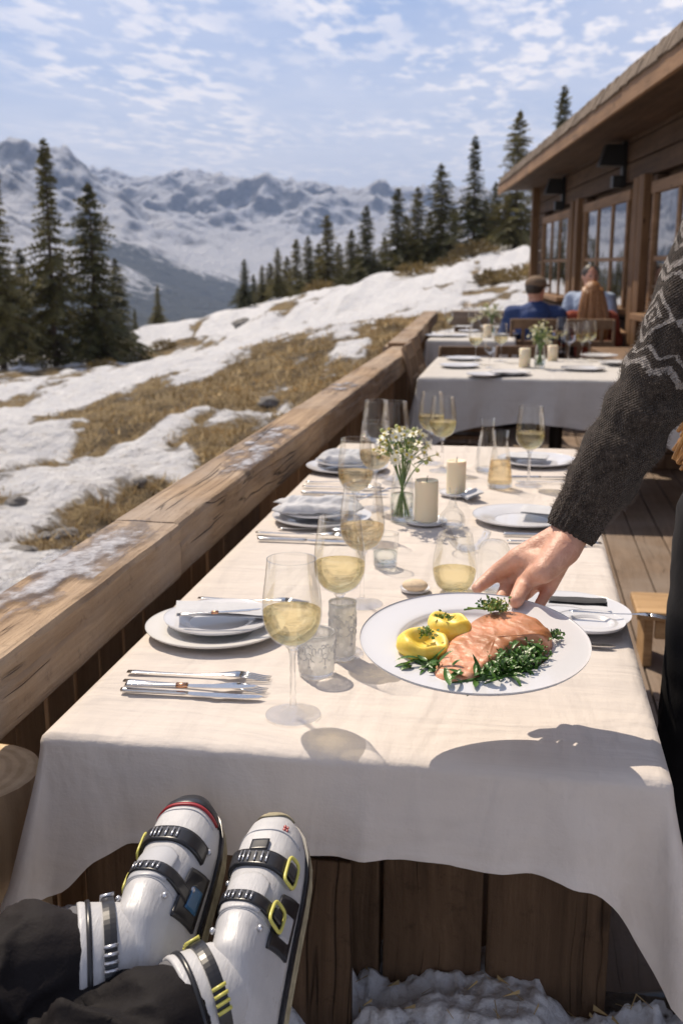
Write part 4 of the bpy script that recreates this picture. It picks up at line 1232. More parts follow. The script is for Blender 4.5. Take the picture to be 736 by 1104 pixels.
put_glass(405, 514, 'empty stemmed glass behind the flowers, the taller looking one of the two empty ones', GG, 0)
put_glass(425, 516, 'empty stemmed glass directly behind the daisies', GG, 0)
put_glass(476, 508, 'pale wine glass overlapping another at the far edge of the near table', GG, .150)
put_glass(464, 500, 'pale wine glass half behind its neighbour at the far edge of the near table', GG, .150)
put_glass(569, 524, 'lone glass of white wine beside two slim carafes at the end of the near table', GG, .150)

def lathe_thing(name, label, cat, px, py, parts, group=None, z=TZ, n=36, rz=0.0, xyz=None):
    p = Vector(xyz) if xyz else on_z(px, py, z)
    root = thing(name, label, cat, p, rz, group)
    for (pn, prof, mat) in parts:
        m = MB(); m.lathe(prof, n); m.build(pn, mat, root)
    return root
def tumbler_prof(r0, r1, h): return [(0, .004), (r0*.9, .004), (r0, .008)]+[(r0+(r1-r0)*t, .008+(h-.008)*t) for t in np.linspace(.05, 1, 14)]+[(r1-.0018, h), (r1-.0022, h-.004)]
def glass_base(r): return [(0, .0), (r*.85, 0), (r, .003), (r*1.0, .010), (r*.8, .012), (0, .011)]
# stemless glass of wine, by the hand
SL = sm_prof([(0, .003), (.020, .004), (.034, .016), (.0405, .040), (.0400, .062), (.0355, .090), (.0315, .112)], 6)
def sl_r(z): return float(np.interp(z, [p[1] for p in SL], [p[0] for p in SL]))
lathe_thing('stemless_glass', 'stemless glass of white wine standing next to the waiter\'s fingertips', 'wine glass', 489, 638,
            [('bowl', SL+[(.031, .113), (.0305, .1115)], M['glass']), ('wine', [(0, .0045)]+[(r-.001, z+.001) for r, z in SL if .004 < z < .043]+[(sl_r(.043)-.001, .043), (0, .0427)], M['wine']), ('base', [(0, 0), (.019, 0), (.022, .003), (.018, .0042), (0, .0038)], M['stem'])])
lathe_thing('water_glass', 'small clear jar glass partly hidden behind the waiter\'s index finger', 'glass', 531, 634,
            [('bowl', sm_prof([(0, .003), (.026, .004), (.030, .012), (.031, .05), (.029, .075), (.022, .090), (.012, .094), (0, .095)], 5), M['glass']), ('base', glass_base(.026), M['stem'])])
lathe_thing('water_tumbler', 'small half full water tumbler behind the amber wine glass near the vase', 'tumbler', 415, 612,
            [('body', tumbler_prof(.024, .027, .072), M['glass']), ('water', [(0, .012), (.0225, .0125), (.0238, .034), (0, .034)], M['water']), ('base', glass_base(.0225), M['stem'])])
lathe_thing('glass_bowl', 'shallow clear glass bowl between the near candle and the waiter\'s hand', 'bowl', 503, 594,
            [('body', sm_prof([(0, .003), (.022, .004), (.038, .018), (.048, .034), (.050, .042)], 5)+[(.049, .043)], M['glass']), ('base', glass_base(.018), M['stem'])])
# etched tumblers
def etched(px, py, r0, r1, h, label, seed):
    p = on_z(px, py, TZ); root = thing('etched_tumbler', label, 'tumbler', p, 0, 'etched silver glass tumblers')
    m = MB(); m.lathe(tumbler_prof(r0, r1, h)[2:], 40); m.build('body', M['frost'], root)
    m = MB(); m.lathe(glass_base(r0*.98), 36); m.build('base', M['stem'], root)
    m = MB(); m.lathe([(r1+.0006*math.cos(a), h+.0008*math.sin(a)) for a in np.linspace(0, 2*PI, 7)[:-1]], 40, close=True); m.build('rim', M['stem'], root)
    # raised scrollwork in relief on the side that faces the eater
    m = MB(); rr = lambda z: r0+(r1-r0)*(z/h)+.0006
    def curve(pts, w=.0006):
        q = []
        for (u, z) in pts:
            a = -PI/2+u/r0; q.append((rr(z)*math.cos(a), rr(z)*math.sin(a), z))
        m.tube(q, w, 5, caps=False)
    for k in range(-3, 4):
        u0 = k*.024-.006
        curve([(u0+.004*math.cos(t), h*.56+.004*math.sin(t)) for t in np.linspace(0, 2*PI, 14)])
        for sg in (-1, 1):
            curve([(u0+sg*(.005+.0045*(1-math.cos(t))*.6), h*.66+.006*math.sin(t)) for t in np.linspace(-1.5, 3.6, 16)])
            curve([(u0+sg*(.003+.006*t), h*.50-.010*t+.006*t*t) for t in np.linspace(0, 1, 8)])
            curve([(u0+sg*.003+.0022*math.cos(t)*sg, h*.78+.003*math.sin(t)) for t in np.linspace(0, 5.2, 12)])
        curve([(u0, h*.50), (u0, h*.36)], .0007)
        curve([(u0+.0015*math.cos(t), h*.30+.0015*math.sin(t)) for t in np.linspace(0, 2*PI, 10)])
    m.build('relief', M['shell'], root)
    return root
etched(341, 727, .0268, .0285, .068, 'wide etched silver tumbler right behind the nearest wine glass stem', 1)
etched(369, 709, .0205, .0215, .092, 'tall narrow etched silver tumbler under the second wine glass', 2)

# carafes
CAR = sm_prof([(0, .002), (.030, .003), (.034, .010), (.033, .030), (.028, .075), (.022, .110), (.020, .130), (.0225, .158)], 6)
for k, (px, py, lab, lv) in enumerate([(524, 508, 'slim empty glass carafe behind its twin at the far end of the near table', 0), (538, 526, 'slim glass carafe holding a little amber wine beside the lone wine glass', .075)]):
    parts = [('body', CAR, M['glass']), ('base', glass_base(.030), M['stem'])]
    if lv: parts.append(('wine', [(0, .014)]+[(r-.0015, z+.001) for r, z in CAR if .014 < z < lv]+[(.0265, lv), (0, lv)], M['rose']))
    lathe_thing('carafe', lab, 'carafe', px, py, parts, 'slim carafes')
# decanter with pointed stopper next to the candles
lathe_thing('decanter', 'small conical glass decanter between the two cream candles', 'decanter', 487, 568,
            [('body', sm_prof([(0, .002), (.026, .003), (.030, .014), (.027, .030), (.014, .046), (.008, .062), (.007, .084), (.010, .092)], 6), M['glass']), ('base', glass_base(.025), M['stem'])])

# candles on dishes
def candle(px, py, r, h, label):
    p = on_z(px, py, TZ+.011); root = thing('pillar_candle', label, 'candle', p, 0, 'cream pillar candles')
    m = MB(); m.lathe([(0, 0), (r*.98, 0), (r, .003)]+[(r*(1+.004*math.sin(9*t)), .003+t*(h-.008)) for t in np.linspace(.05, 1, 8)]+[(r*.97, h-.001), (r*.90, h-.002), (r*.6, h-.006), (0, h-.007)], 36); m.build('wax', M['wax'], root)
    m = MB(); m.tube([(0, 0, h-.008), (.0005, 0, h+.002), (.002, .0005, h+.009)], [.0011, .001, .0007], 6); m.build('wick', M['wick'], root)
candle(459, 561, .0275, .098, 'near cream pillar candle on a small dish beside the vase')
candle(491, 531, .0255, .087, 'farther cream pillar candle standing on a folded napkin dish')

def plate_prof(r, rim_h=.016, foot=.55, lip=.003):
    c = [(0, .004), (r*foot*.9, .0042), (r*foot, .005), (r*.66, .009), (r*.80, rim_h*.82), (r*.97, rim_h), (r, rim_h+.0012)]
    top = sm_prof(c, 6)
    und = [(r-.0012, rim_h-.0016), (r*.96, rim_h-.004), (r*.80, rim_h*.82-.004), (r*.66, .0045), (r*foot*1.0, .0012), (r*foot*.9, 0), (r*foot*.82, .0012), (0, .0012)]
    return top+und
def plate(px, py, r, label, group, z=TZ, mat='porcelain', rim=.016, tilt=None, xyz=None, name='plate'):
    m = MB(); m.lathe(plate_prof(r, rim), 56); o = m.build(name, M[mat]); o.location = Vector(xyz) if xyz else on_z(px, py, z)
    if tilt: o.rotation_euler = tilt
    return tag(o, label, 'plate', group)
def napkin(center, w, d, rz, label, group, layers=3, tilt=(0, 0), roll=False, thick=.0045, mat='napkin'):
    """folded cloth: stacked soft layers with a rounded fold"""
    m = MB(); nx, ny = 26, 16; rd = random.Random(int(center[0]*1000))
    for l in range(layers):
        V, Fc = [], []
        ox, oy = rd.uniform(-.003, .003), rd.uniform(-.002, .002)
        for side in (1, 0):
            for j in range(ny):
                for i in range(nx):
                    x, y = (i/(nx-1)-.5)*w*(1-.02*l)+ox, (j/(ny-1)-.5)*d*(1-.03*l)+oy
                    e = min(i, nx-1-i, j, ny-1-j)/3; q = min(1, e)
                    wv = .0018*mnoise.noise(Vector((x*28, y*28, l*3+center[0]*10)))+.004*mnoise.noise(Vector((x*9, y*9, center[1]*7)))
                    z = l*thick+wv+(thick*.42*q if side else -thick*.42*q)
                    V.append((x, y, z))
        o = nx*ny
        for j in range(ny-1):
            for i in range(nx-1):
                a = j*nx+i
                Fc.append((a, a+1, a+nx+1, a+nx)); Fc.append((o+a+nx, o+a+nx+1, o+a+1, o+a))
        loop = [i for i in range(nx)]+[j*nx+nx-1 for j in range(1, ny)]+[(ny-1)*nx+i for i in range(nx-2, -1, -1)]+[j*nx for j in range(ny-2, 0, -1)]
        for k in range(len(loop)):
            a, b = loop[k], loop[(k+1) % len(loop)]; Fc.append((b, a, o+a, o+b))
        m.add(V, Fc, 0, True)
    ob = m.build('napkin', M[mat]); ob.location = center; ob.rotation_euler = (tilt[0], tilt[1], rz)
    return tag(ob, label, 'napkin', group)
# cutlery: modelled along +X, origin at handle end
def knife_mesh():
    m = MB()
    hp_ = [(0, .0048), (.004, .0062), (.03, .0058), (.07, .0050), (.092, .0052), (.100, .0044)]
    m.tube([(x, 0, .0045) for x, r in hp_], [r for x, r in hp_], 10, flat=(1, .62))
    ol = [(.098, -.0045), (.112, -.0085), (.150, -.0098), (.185, -.0085), (.205, -.0040), (.212, .0030), (.205, .0055), (.150, .0058), (.098, .0045)]
    m.prism(ol, .0036, .0052)
    return m
def fork_mesh():
    m = MB(); pts = [(0, .0052), (.01, .0062), (.04, .0040), (.09, .0026), (.125, .0026), (.140, .0060), (.155, .0108), (.165, .0118)]
    def zc(x): return .004+.010*max(0, (x-.10)/.1)**1.2-.013*max(0, (x-.145)/.06)**1.5
    m.tube([(x, 0, zc(x)) for x, r in pts], [r for x, r in pts], 10, flat=(1, .22))
    for k in range(4):
        y = (k-1.5)*.0058
        m.tube([(.160, y, zc(.160)), (.178, y, zc(.178)), (.195, y, zc(.195)), (.205, y*.97, zc(.205)+.002)], [.0019, .0016, .0014, .0007], 6, flat=(1, .7))
    return m
def spoon_mesh():
    m = MB(); pts = [(0, .0048), (.01, .0058), (.04, .0038), (.10, .0026), (.128, .0032)]
    m.tube([(x, 0, .004+.006*max(0, (x-.06)/.07)) for x, r in pts], [r for x, r in pts], 10, flat=(1, .3))
    m.ball((.152, 0, .0085), (.030, .0185, .0055), 0, 20, 10)
    return m
CUT = {}
def cutlery(kind, p, rz, label, group, band=False, z=None, tilt=0.0, L=1.0):
    key = (kind, band)
    if key not in CUT:
        mm = {'table_knife': knife_mesh, 'fork': fork_mesh, 'spoon': spoon_mesh}[kind]()
        o = mm.build(kind, M['steel'])
        if band:
            b = MB(); b.tube([(.082, 0, .0045), (.100, 0, .0045)], [.0062, .0058], 12, flat=(1, .75)); b.build('collar', M['copper'], o)
        CUT[key] = o
    else: o = copy_tree(CUT[key])
    o.location = (p.x, p.y, TZ+.0008 if z is None else z); o.rotation_euler = (0, -tilt, rz); o.scale = (L, L, L)
    return tag(o, label, {'table_knife': 'knife', 'fork': 'fork', 'spoon': 'spoon'}[kind], group)

GP = 'plates of the place settings'
GK, GF, GN = 'knives on the near table', 'forks on the near table', 'napkins on the near table'
# ---- setting 1 (nearest, rail side)
plate(233, 682, .116, 'wide white underplate of the nearest setting by the railing', GP, mat='porcelain_warm')
c1 = on_z(237, 680, TZ)
plate(0, 0, .092, 'small white plate stacked on the underplate nearest the railing', GP, xyz=(c1.x, c1.y, TZ+.0135), rim=.013)
napkin((c1.x+.012, c1.y+.004, TZ+.036), .165, .075, R(17), 'folded pale napkin lying on the nearest plate stack by the railing', GN, 2, (R(-3), R(4)))
k0 = on_z(206, 683, TZ); 
cutlery('table_knife', k0+Vector((-.004, -.040, 0)), R(10), 'knife with a copper collar resting on the folded napkin of the nearest setting', GK, True, TZ+.043, R(4), .62)
s1 = on_z(138, 727, TZ); s2 = on_z(134, 737, TZ); s3 = on_z(131, 747, TZ); 
cutlery('fork', s1, R(2), 'fork lying farthest in of the nearest cutlery group by the railing', GF, False, None, 0, 1.06)
cutlery('fork', s2, R(-1), 'fork lying in the middle of the nearest cutlery group, its tines under the wine glass', GF, False, TZ+.0012, 0, 1.05)
cutlery('table_knife', s3, R(1.5), 'steel knife at the front of the nearest cutlery group, closest to the cloth edge', GK, False, None, 0, .98)
s4 = on_z(136, 741, TZ+.009); cutlery('table_knife', s4, R(4.0), 'knife with a copper collar lying across the nearest forks', GK, True, TZ+.0095, R(1.2), .90)
b1 = on_z(214, 647, TZ); cutlery('fork', b1, R(1), 'fork showing behind the nearest plate stack by the railing', GF)
b2 = on_z(200, 655, TZ); cutlery('table_knife', b2, R(2), 'knife tip showing behind the nearest plate stack by the railing', GK, False, None, 0, .8)
# ---- setting 2
plate(347, 562, .118, 'white underplate of the second setting by the railing, under a rumpled napkin', GP)
c2 = on_z(345, 560, TZ); plate(0, 0, .092, 'small plate stacked on the second setting by the railing', GP, xyz=(c2.x-.01, c2.y, TZ+.0135), rim=.013)
def rumpled(center, sx, sy, rz, label, seed):
    nx, ny = 60, 44; xs, ys = np.linspace(-1, 1, nx), np.linspace(-1, 1, ny); X, Y = np.meshgrid(xs, ys)
    e = np.clip(1-np.maximum(np.abs(X), np.abs(Y))**6, 0, 1)
    rr = np.hypot(X*.8, Y); f = np.sin((X*2.2+Y*5.2)+3*fbm(X*1.5+seed, Y*1.5, 3, seed))*.5+.5
    Z = (.006+.016*f*(1-.3*rr)+.012*fbm(X*3+seed, Y*3, 3, seed+4))*e+.004*fbm(X*6, Y*6, 2, seed)
    wx = X*sx*(1+.12*np.sin(Y*4+seed)); wy = Y*sy*(1+.15*np.sin(X*3+seed))
    o = np_mesh('napkin', np.stack([wx, wy, Z], -1).reshape(-1, 3), grid_faces(ny, nx), M['napkin']); md = o.modifiers.new('t', 'SOLIDIFY'); md.thickness = .0016
    o.location = center; o.rotation_euler.z = rz
    tag(o, label, 'napkin', GN)
rumpled((c2.x-.005, c2.y-.005, TZ+.030), .098, .062, R(14), 'rumpled pale napkin heaped on the second plate by the railing', 3)
d1, d2, d3 = on_z(276, 576, TZ), on_z(278, 583, TZ), on_z(300, 571, TZ)
cutlery('table_knife', d2, R(1), 'knife in front of the second plate by the railing', GK, False, None, 0, 1.1)
cutlery('fork', d1, R(-1), 'fork in front of the second plate by the railing', GF, False, None, 0, 1.1)
cutlery('spoon', d3, R(-3), 'spoon tucked nearest the second plate by the railing', 'spoons on the near table')
for k in range(3):
    q = on_z(372+k*7, 556-k*5, TZ); cutlery('fork', q, R(58-8*k), ['fork leaning from the second napkin toward the amber glass', 'fork in the middle of the fan beside the second napkin', 'outermost fork of the fan beside the second napkin'][k], GF, False, TZ+.024, R(4), .62)
# ---- setting 3
plate(374, 507, .122, 'white underplate of the third setting by the railing', GP)
c3 = on_z(374, 505, TZ); plate(0, 0, .095, 'small plate stacked on the third setting by the railing', GP, xyz=(c3.x, c3.y, TZ+.0135), rim=.013)
rumpled((c3.x+.01, c3.y, TZ+.030), .09, .06, R(10), 'rumpled napkin on the third plate by the railing', 8)
e1, e2, e3 = on_z(326, 526, TZ), on_z(325, 533, TZ), on_z(330, 521, TZ)
cutlery('fork', e1, R(2), 'fork in front of the third plate by the railing', GF, False, None, 0, 1.1); cutlery('table_knife', e2, R(1), 'knife in front of the third plate by the railing', GK, False, None, 0, 1.1)
cutlery('spoon', e3, R(3), 'spoon beside the third plate by the railing', 'spoons on the near table')
# ---- waiter's side
plate(578, 500, .12, 'white plate with a folded napkin behind the lone wine glass', GP)
c4 = on_z(570, 499, TZ); napkin((c4.x-.01, c4.y, TZ+.020), .13, .085, R(-8), 'folded napkin on the far plate behind the lone wine glass', GN, 2)
f1 = on_z(545, 516, TZ); cutlery('table_knife', f1, R(8), 'knife in front of the far plate with the folded napkin', GK); f2 = on_z(556, 521, TZ); cutlery('fork', f2, R(6), 'fork in front of the far plate with the folded napkin', GF)
plate(562, 562, .118, 'white plate partly under the waiter\'s sleeve cuff', GP)
c5 = on_z(570, 560, TZ); napkin((c5.x+.03, c5.y, TZ+.020), .10, .085, R(-6), 'folded napkin on the plate beside the waiter\'s sleeve cuff', GN, 2)
g1, g2 = on_z(542, 578, TZ), on_z(546, 585, TZ); cutlery('table_knife', g1, R(5), 'knife in front of the plate beside the sleeve cuff', GK); cutlery('fork', g2, R(4), 'fork in front of the plate beside the sleeve cuff', GF)
plate(606, 668, .115, 'white plate on the cloth mostly hidden behind the served dish', GP)
h1 = on_z(640, 683, TZ); plate(0, 0, .058, 'small side saucer peeking out from behind the served dish', GP, xyz=(h1.x-.008, h1.y, TZ+.012), rim=.010)
h2 = on_z(655, 667, TZ); napkin((h2.x-.055, h2.y+.005, TZ+.024), .10, .028, R(-3), 'charcoal folded napkin on the plate behind the served dish', GN, 2, (0, 0), False, .005, 'darknapkin')
h3 = on_z(612, 676, TZ); cutlery('fork', h3, R(-4), 'fork lying over the saucer behind the served dish', GF, False, TZ+.026, 0, .8)
h4 = on_z(612, 695, TZ); cutlery('table_knife', h4+Vector((-.12, 0.02, 0)), R(-9), 'knife whose end shows past the rim of the served dish', GK, False, None, 0, .92)
# candle dishes and small bits
plate(459, 565, .050, 'small white dish under the near cream candle', 'small dishes', rim=.010)
plate(494, 535, .052, 'small white dish under the farther cream candle', 'small dishes', rim=.012)
napkin((on_z(508, 540, TZ).x, on_z(508, 540, TZ).y, TZ+.017), .05, .05, R(30), 'crumpled napkin corner beside the farther candle', GN, 2, (0, R(-14)))
plate(447, 638, .028, 'tiny saucer holding a small bread roll near the stemless glass', 'small dishes', rim=.008)
M['bread'] = m_simple('pale_bread', (.66, .52, .36), .7, 0, .2, 40, .4, 90)
rl = MB(); rl.ball((0, 0, .011), (.024, .020, .011), 0, 24, 14); ro = rl.build('bread_roll', M['bread'])
ro.location = on_z(447, 637, TZ+.008); tag(ro, 'small pale bread roll on its tiny saucer near the stemless glass', 'bread roll')

# ================================================================ vase and flowers
def vase_flowers(px, py, xyz=None, s=1.0, n=13, label='clear bottle vase of white daisies on the near table beside the candle', flab='', group='daisies in the near vase', seed=2, cat='vase'):
    p = Vector(xyz) if xyz else on_z(px, py, TZ)
    rd = random.Random(seed)
    VP = sm_prof([(0, .002), (.022, .003), (.026, .010), (.0255, .050), (.022, .085), (.0175, .110), (.017, .125), (.019, .132)], 5)
    root = thing('flower_vase', label, cat, p, 0, 'flower vases')
    m = MB(); m.lathe(VP, 32); m.build('body', M['glass'], root)
    m = MB(); m.lathe(glass_base(.022), 28); m.build('base', M['stem'], root)
    m = MB(); m.lathe([(0, .013), (.0235, .014), (.0243, .045), (.0238, .060), (0, .060)], 28); m.build('water', M['water'], root)
    root.scale = (s, s, s)
    def sprig(k):
        a = 2*PI*k/n+rd.uniform(-.3, .3); rad = rd.uniform(.012, .058); h = rd.uniform(.150, .215)-.35*rad
        tip = Vector((rad*math.cos(a), rad*math.sin(a), h))
        mouth = Vector((.010*math.cos(a), .010*math.sin(a), .118)); foot = Vector((-.014*math.cos(a), -.014*math.sin(a), .014))
        r_ = bpy.data.objects.new('daisy', None); COL.objects.link(r_); r_.location = p; r_.scale = (s, s, s)
        st, lf = MB(), MB(); hd_parts = []
        def path(a_, b_, c_): return [a_*(1-t)**2+b_*2*t*(1-t)+c_*t*t for t in np.linspace(0, 1, 9)]
        st.tube(path(foot, mouth, tip), [.0014]*6+[.0011, .0009, .0008], 5)
        heads = [tip]
        for j in range(rd.choice([3, 4, 4, 5])):
            b0 = mouth.lerp(tip, rd.uniform(.15, .7)); e = tip+Vector((rd.gauss(0, .017), rd.gauss(0, .017), rd.uniform(-.040, .012)))
            st.tube(path(b0, (b0+e)/2+Vector((0, 0, .006)), e), [.0009]*9, 4); heads.append(e)
        for hd in heads:
            up = (hd-mouth).normalized()+Vector((rd.gauss(0, .4), rd.gauss(0, .4), rd.gauss(0, .3))); up.normalize()
            u = up.orthogonal().normalized(); w = up.cross(u); R_ = rd.uniform(.0075, .0125); np_ = rd.choice([7, 8, 9])
            bud = rd.random() < .25; pt, ct = MB(), MB(); hd_parts.append((pt, ct))
            if not bud:
                for q in range(np_):
                    an = 2*PI*q/np_+rd.uniform(-.1, .1); dd = u*math.cos(an)+w*math.sin(an); sd = up.cross(dd); cup = rd.uniform(-.1, .45)
                    f = [hd+dd*.0018, hd+dd*R_*.6+sd*R_*.25+up*cup*R_*.4, hd+dd*R_+sd*R_*.12+up*cup*R_, hd+dd*R_*1.03-sd*R_*.08+up*cup*R_, hd+dd*R_*.6-sd*R_*.25+up*cup*R_*.4]
                    pt.add(f, [(0, 1, 2, 3, 4)], 0, False)
            ct.ball(hd+up*.0012, (.0034 if not bud else .0048), 0 if not bud else 1, 8, 6)
        for j in range(3):
            b0 = foot.lerp(mouth, rd.uniform(.3, 1)) if j == 0 else mouth.lerp(tip, rd.uniform(0, .6)); dd = Vector((rd.gauss(0, 1), rd.gauss(0, 1), .6)).normalized(); sd = dd.cross(Vector((0, 0, 1))).normalized(); L = rd.uniform(.014, .03)*(0.5 if j == 0 else 1)
            lf.add([b0, b0+dd*L*.5+sd*.0028, b0+dd*L, b0+dd*L*.5-sd*.0028], [(0, 1, 2, 3)], 0, False)
        st.build('stalk', M['stemgreen'], r_); lf.build('foliage', M['leaf'], r_)
        for pt, ct in hd_parts:
            if pt.v: ct.build('flower_centre', [M['pollen'], M['bud']], pt.build('blossom', M['petal'], r_))
            else: ct.build('flower_bud', [M['pollen'], M['bud']], r_)
        tag(r_, flab, 'flower', group)
    for k in range(n): sprig(k)
vase_flowers(433, 562, None, 1.12, 14, flab='stalk of small white daisies in the clear vase on the near table', seed=2)
# ================================================================ served dish
PC = at_depth(511, 690, 1.31); PR = .140
fh = Vector((FWD.x, FWD.y, 0)).normalized(); tl = R(6)
PE1 = RGT.copy(); PE2 = fh*math.cos(tl)+Vector((0, 0, 1))*math.sin(tl); PN = PE1.cross(PE2)
PM = Matrix((( *(PE1[i] for i in range(0)), ), )) if False else Matrix.Translation(PC) @ Matrix((PE1, PE2, PN)).transposed().to_4x4()
RIMH = .018
def on_plate(px, py, off=0.0):
    """survey point on the dish's rim plane"""
    r = ray(px, py); o = PC; t = (o-CAM).dot(PN)/r.dot(PN); return CAM+r*t+PN*off
def loc_plate(px, py, z=0.0):
    p = PM.inverted() @ on_plate(px, py); return p.x, p.y
def dish():
    m = MB()
    c = [(0, -.0115), (.055, -.0113), (.083, -.0095), (.092, -.0035), (.100, -.0005), (.132, .0005), (.1395, .0015), (.1405, .0030)]
    top = sm_prof(c, 6)
    und = [(.1402, .0012), (.1385, -.0012), (.100, -.0042), (.090, -.0100), (.072, -.0150), (.069, -.0175), (.066, -.0175), (.064, -.0152), (0, -.0150)]
    m.lathe(top+und, 72); o = m.build('dinner_plate', M['porcelain']); o.matrix_world = PM
    tag(o, 'wide rimmed pale dinner plate of salmon held out over the table by the waiter', 'plate', GP)
dish()
PZ = -.0112     # bottom of the well in dish coordinates
def salmon():
    # a fillet: thick at the back edge, thin at the near belly; outline surveyed from the photo
    out = [loc_plate(p[0], p[1]+(9 if p[1] < 690 else 4)) for p in [(469, 722), (478, 700), (497, 676), (520, 661), (548, 659), (575, 667), (592, 682), (590, 695), (570, 697), (552, 701), (530, 716), (510, 728), (486, 731)]]
    n = len(out); cx = sum(p[0] for p in out)/n; cy = sum(p[1] for p in out)/n
    bm = bmesh.new(); rings = []
    dense = []
    for i in range(n):
        a, b, c_, d = [np.array(out[(i+k) % n]) for k in (-1, 0, 1, 2)]
        for k in range(5):
            t = k/5; dense.append(.5*((2*b)+(-a+c_)*t+(2*a-5*b+4*c_-d)*t*t+(-a+3*b-3*c_+d)*t**3))
    hs = lambda x, y: .0255+.10*max(-.05, min(.05, x-cx))-.10*max(0, -(y-cy)-.0)*.35+.004*mnoise.noise(Vector((x*60, y*60, 1)))
    V, Fc = [], []; N = len(dense); lv = [(1.0, 0.0), (1.03, .25), (1.03, .55), (.99, .82), (.90, .96), (.75, 1.02), (.5, 1.04), (.25, 1.05)]
    for s, hz_ in lv:
        for x, y in dense:
            xx, yy = cx+(x-cx)*s, cy+(y-cy)*s
            jit = .0012*mnoise.noise(Vector((xx*90, yy*90, hz_*4)))
            gro = .0016*math.sin((xx*.8+yy*.55)*520)*(hz_ > .9)
            V.append((xx+jit, yy+jit, PZ+hs(xx, yy)*hz_+gro*.5))
    for r_ in range(len(lv)-1):
        for k in range(N): Fc.append((r_*N+k, r_*N+(k+1) % N, (r_+1)*N+(k+1) % N, (r_+1)*N+k))
    V.append((cx, cy, PZ+hs(cx, cy)*1.05)); 
    for k in range(N): Fc.append(((len(lv)-1)*N+k, (len(lv)-1)*N+(k+1) % N, len(V)-1))
    m = MB(); m.add(V, Fc); o = m.build('salmon_fillet', M['salmon']); o.matrix_world = PM
    md = o.modifiers.new('s', 'SUBSURF'); md.levels = 1; md.render_levels = 1
    tag(o, 'seared pink salmon fillet lying across the greens on the served dish', 'salmon')
    return cx, cy
SX, SY = salmon()
def potato(px, py, r, label, seed, hz_, hole=True):
    x, y = loc_plate(px, py)
    bm = bmesh.new(); bmesh.ops.create_uvsphere(bm, u_segments=48, v_segments=32, radius=1)
    for v in bm.verts:
        c = v.co.copy(); q = Vector((c.x*r[0], c.y*r[1], c.z*r[2]))
        f = 1+.10*mnoise.noise(c*1.3+Vector((seed, 0, 0)))+.025*mnoise.noise(c*5+Vector((0, seed, 0)))
        cav = math.exp(-(((c.x-.12)/.62)**4+((c.y+.12)/.62)**4))*max(0, c.z)**.5*1.05 if hole else .12*math.exp(-((c.x)**2)/.05)*max(0, c.z)
        q = q*f; q.z -= cav*r[2]
        v.co = q
    me = bpy.data.meshes.new('potato'); bm.to_mesh(me); bm.free(); me.materials.append(M['potato'])
    me.polygons.foreach_set('use_smooth', [True]*len(me.polygons))
    o = bpy.data.objects.new('potato', me); COL.objects.link(o); o.matrix_world = PM @ Matrix.Translation((x, y, PZ+r[2]*.93+hz_)) @ Matrix.Rotation(seed, 4, 'Z')
    tag(o, label, 'potato', 'yellow potatoes on the served dish')
potato(456, 701, (.033, .029, .0205), 'yellow hollowed potato half nearest the rim of the served dish', .4, 0)
potato(484, 682, (.031, .025, .0195), 'yellow potato half leaning behind its neighbour against the salmon', 2.2, .004)
def greens():
    rd = random.Random(9)
    m = MB()
    def leafp(b, d, L, w, curl, col=0):
        d = d.normalized(); s = d.cross(Vector((0, 0, 1)));
        if s.length < .1: s = Vector((1, 0, 0))
        s.normalize(); up = s.cross(d); V = []; Fc = []; n = 6
        for i in range(n+1):
            t = i/n; ww = w*math.sin(PI*min(1, .08+t*.92))**.8
            c = b+d*L*t+Vector((0, 0, curl*L*t*(1-t)*1.6))
            V += [c-s*ww+up*ww*.5, c-up*.0, c+s*ww+up*ww*.5]
        for i in range(n): Fc += [(3*i, 3*i+1, 3*i+4, 3*i+3), (3*i+1, 3*i+2, 3*i+5, 3*i+4)]
        m.add(V, Fc, col)
    # long stems towards the eater
    for (a, b, r_) in [((455, 716), (545, 722), .0036), ((470, 726), (560, 716), .0030), ((450, 722), (520, 733), .0032), ((500, 731), (572, 706), .0030), ((440, 706), (480, 730), .0036), ((455, 728), (535, 735), .0030), ((480, 737), (560, 727), .0028), ((520, 738), (585, 712), .0030), ((530, 735), (580, 716), .0026)]:
        p, q = loc_plate(*a), loc_plate(*b); P0, P1 = Vector((*p, PZ+.004+rd.random()*.006)), Vector((*q, PZ+.005+rd.random()*.008))
        md = (P0+P1)/2+Vector((0, 0, .006)); m.tube([P0*(1-t)**2+md*2*t*(1-t)+P1*t*t for t in np.linspace(0, 1, 9)], [r_*(1-.3*t) for t in np.linspace(0, 1, 9)], 8)
    for k in range(115):
        t = rd.random(); 
        a, b = rd.choice([((448, 712), (500, 732)), ((500, 735), (560, 722)), ((535, 728), (585, 707)), ((530, 724), (575, 712))])
        px = a[0]+(b[0]-a[0])*t+rd.gauss(0, 6); py = a[1]+(b[1]-a[1])*t+rd.gauss(0, 3)
        p = loc_plate(px, py); leafp(Vector((*p, PZ+.004+abs(rd.gauss(0, .008)))), Vector((rd.gauss(0, 1), rd.gauss(0, .8), rd.gauss(.15, .3))), rd.uniform(.012, .034), rd.uniform(.002, .0048), rd.uniform(-.3, .6))
    # frilly florets (fine leaflets) near the thick end
    for (px, py, n, sp) in [(556, 716, 260, .010), (540, 724, 120, .009), (575, 706, 120, .008)]:
        c = loc_plate(px, py)
        for k in range(n):
            b = Vector((c[0]+rd.gauss(0, sp), c[1]+rd.gauss(0, sp*.8), PZ+.008+abs(rd.gauss(0, .009))))
            leafp(b, Vector((rd.gauss(0, 1), rd.gauss(0, 1), rd.gauss(.4, .6))), rd.uniform(.004, .009), rd.uniform(.0012, .0026), .4)
    o = m.build('leafy_greens', M['greens']); o.matrix_world = PM
    tag(o, 'bed of glossy dark green leaves and stems under the salmon', 'greens', kind='stuff')
greens()
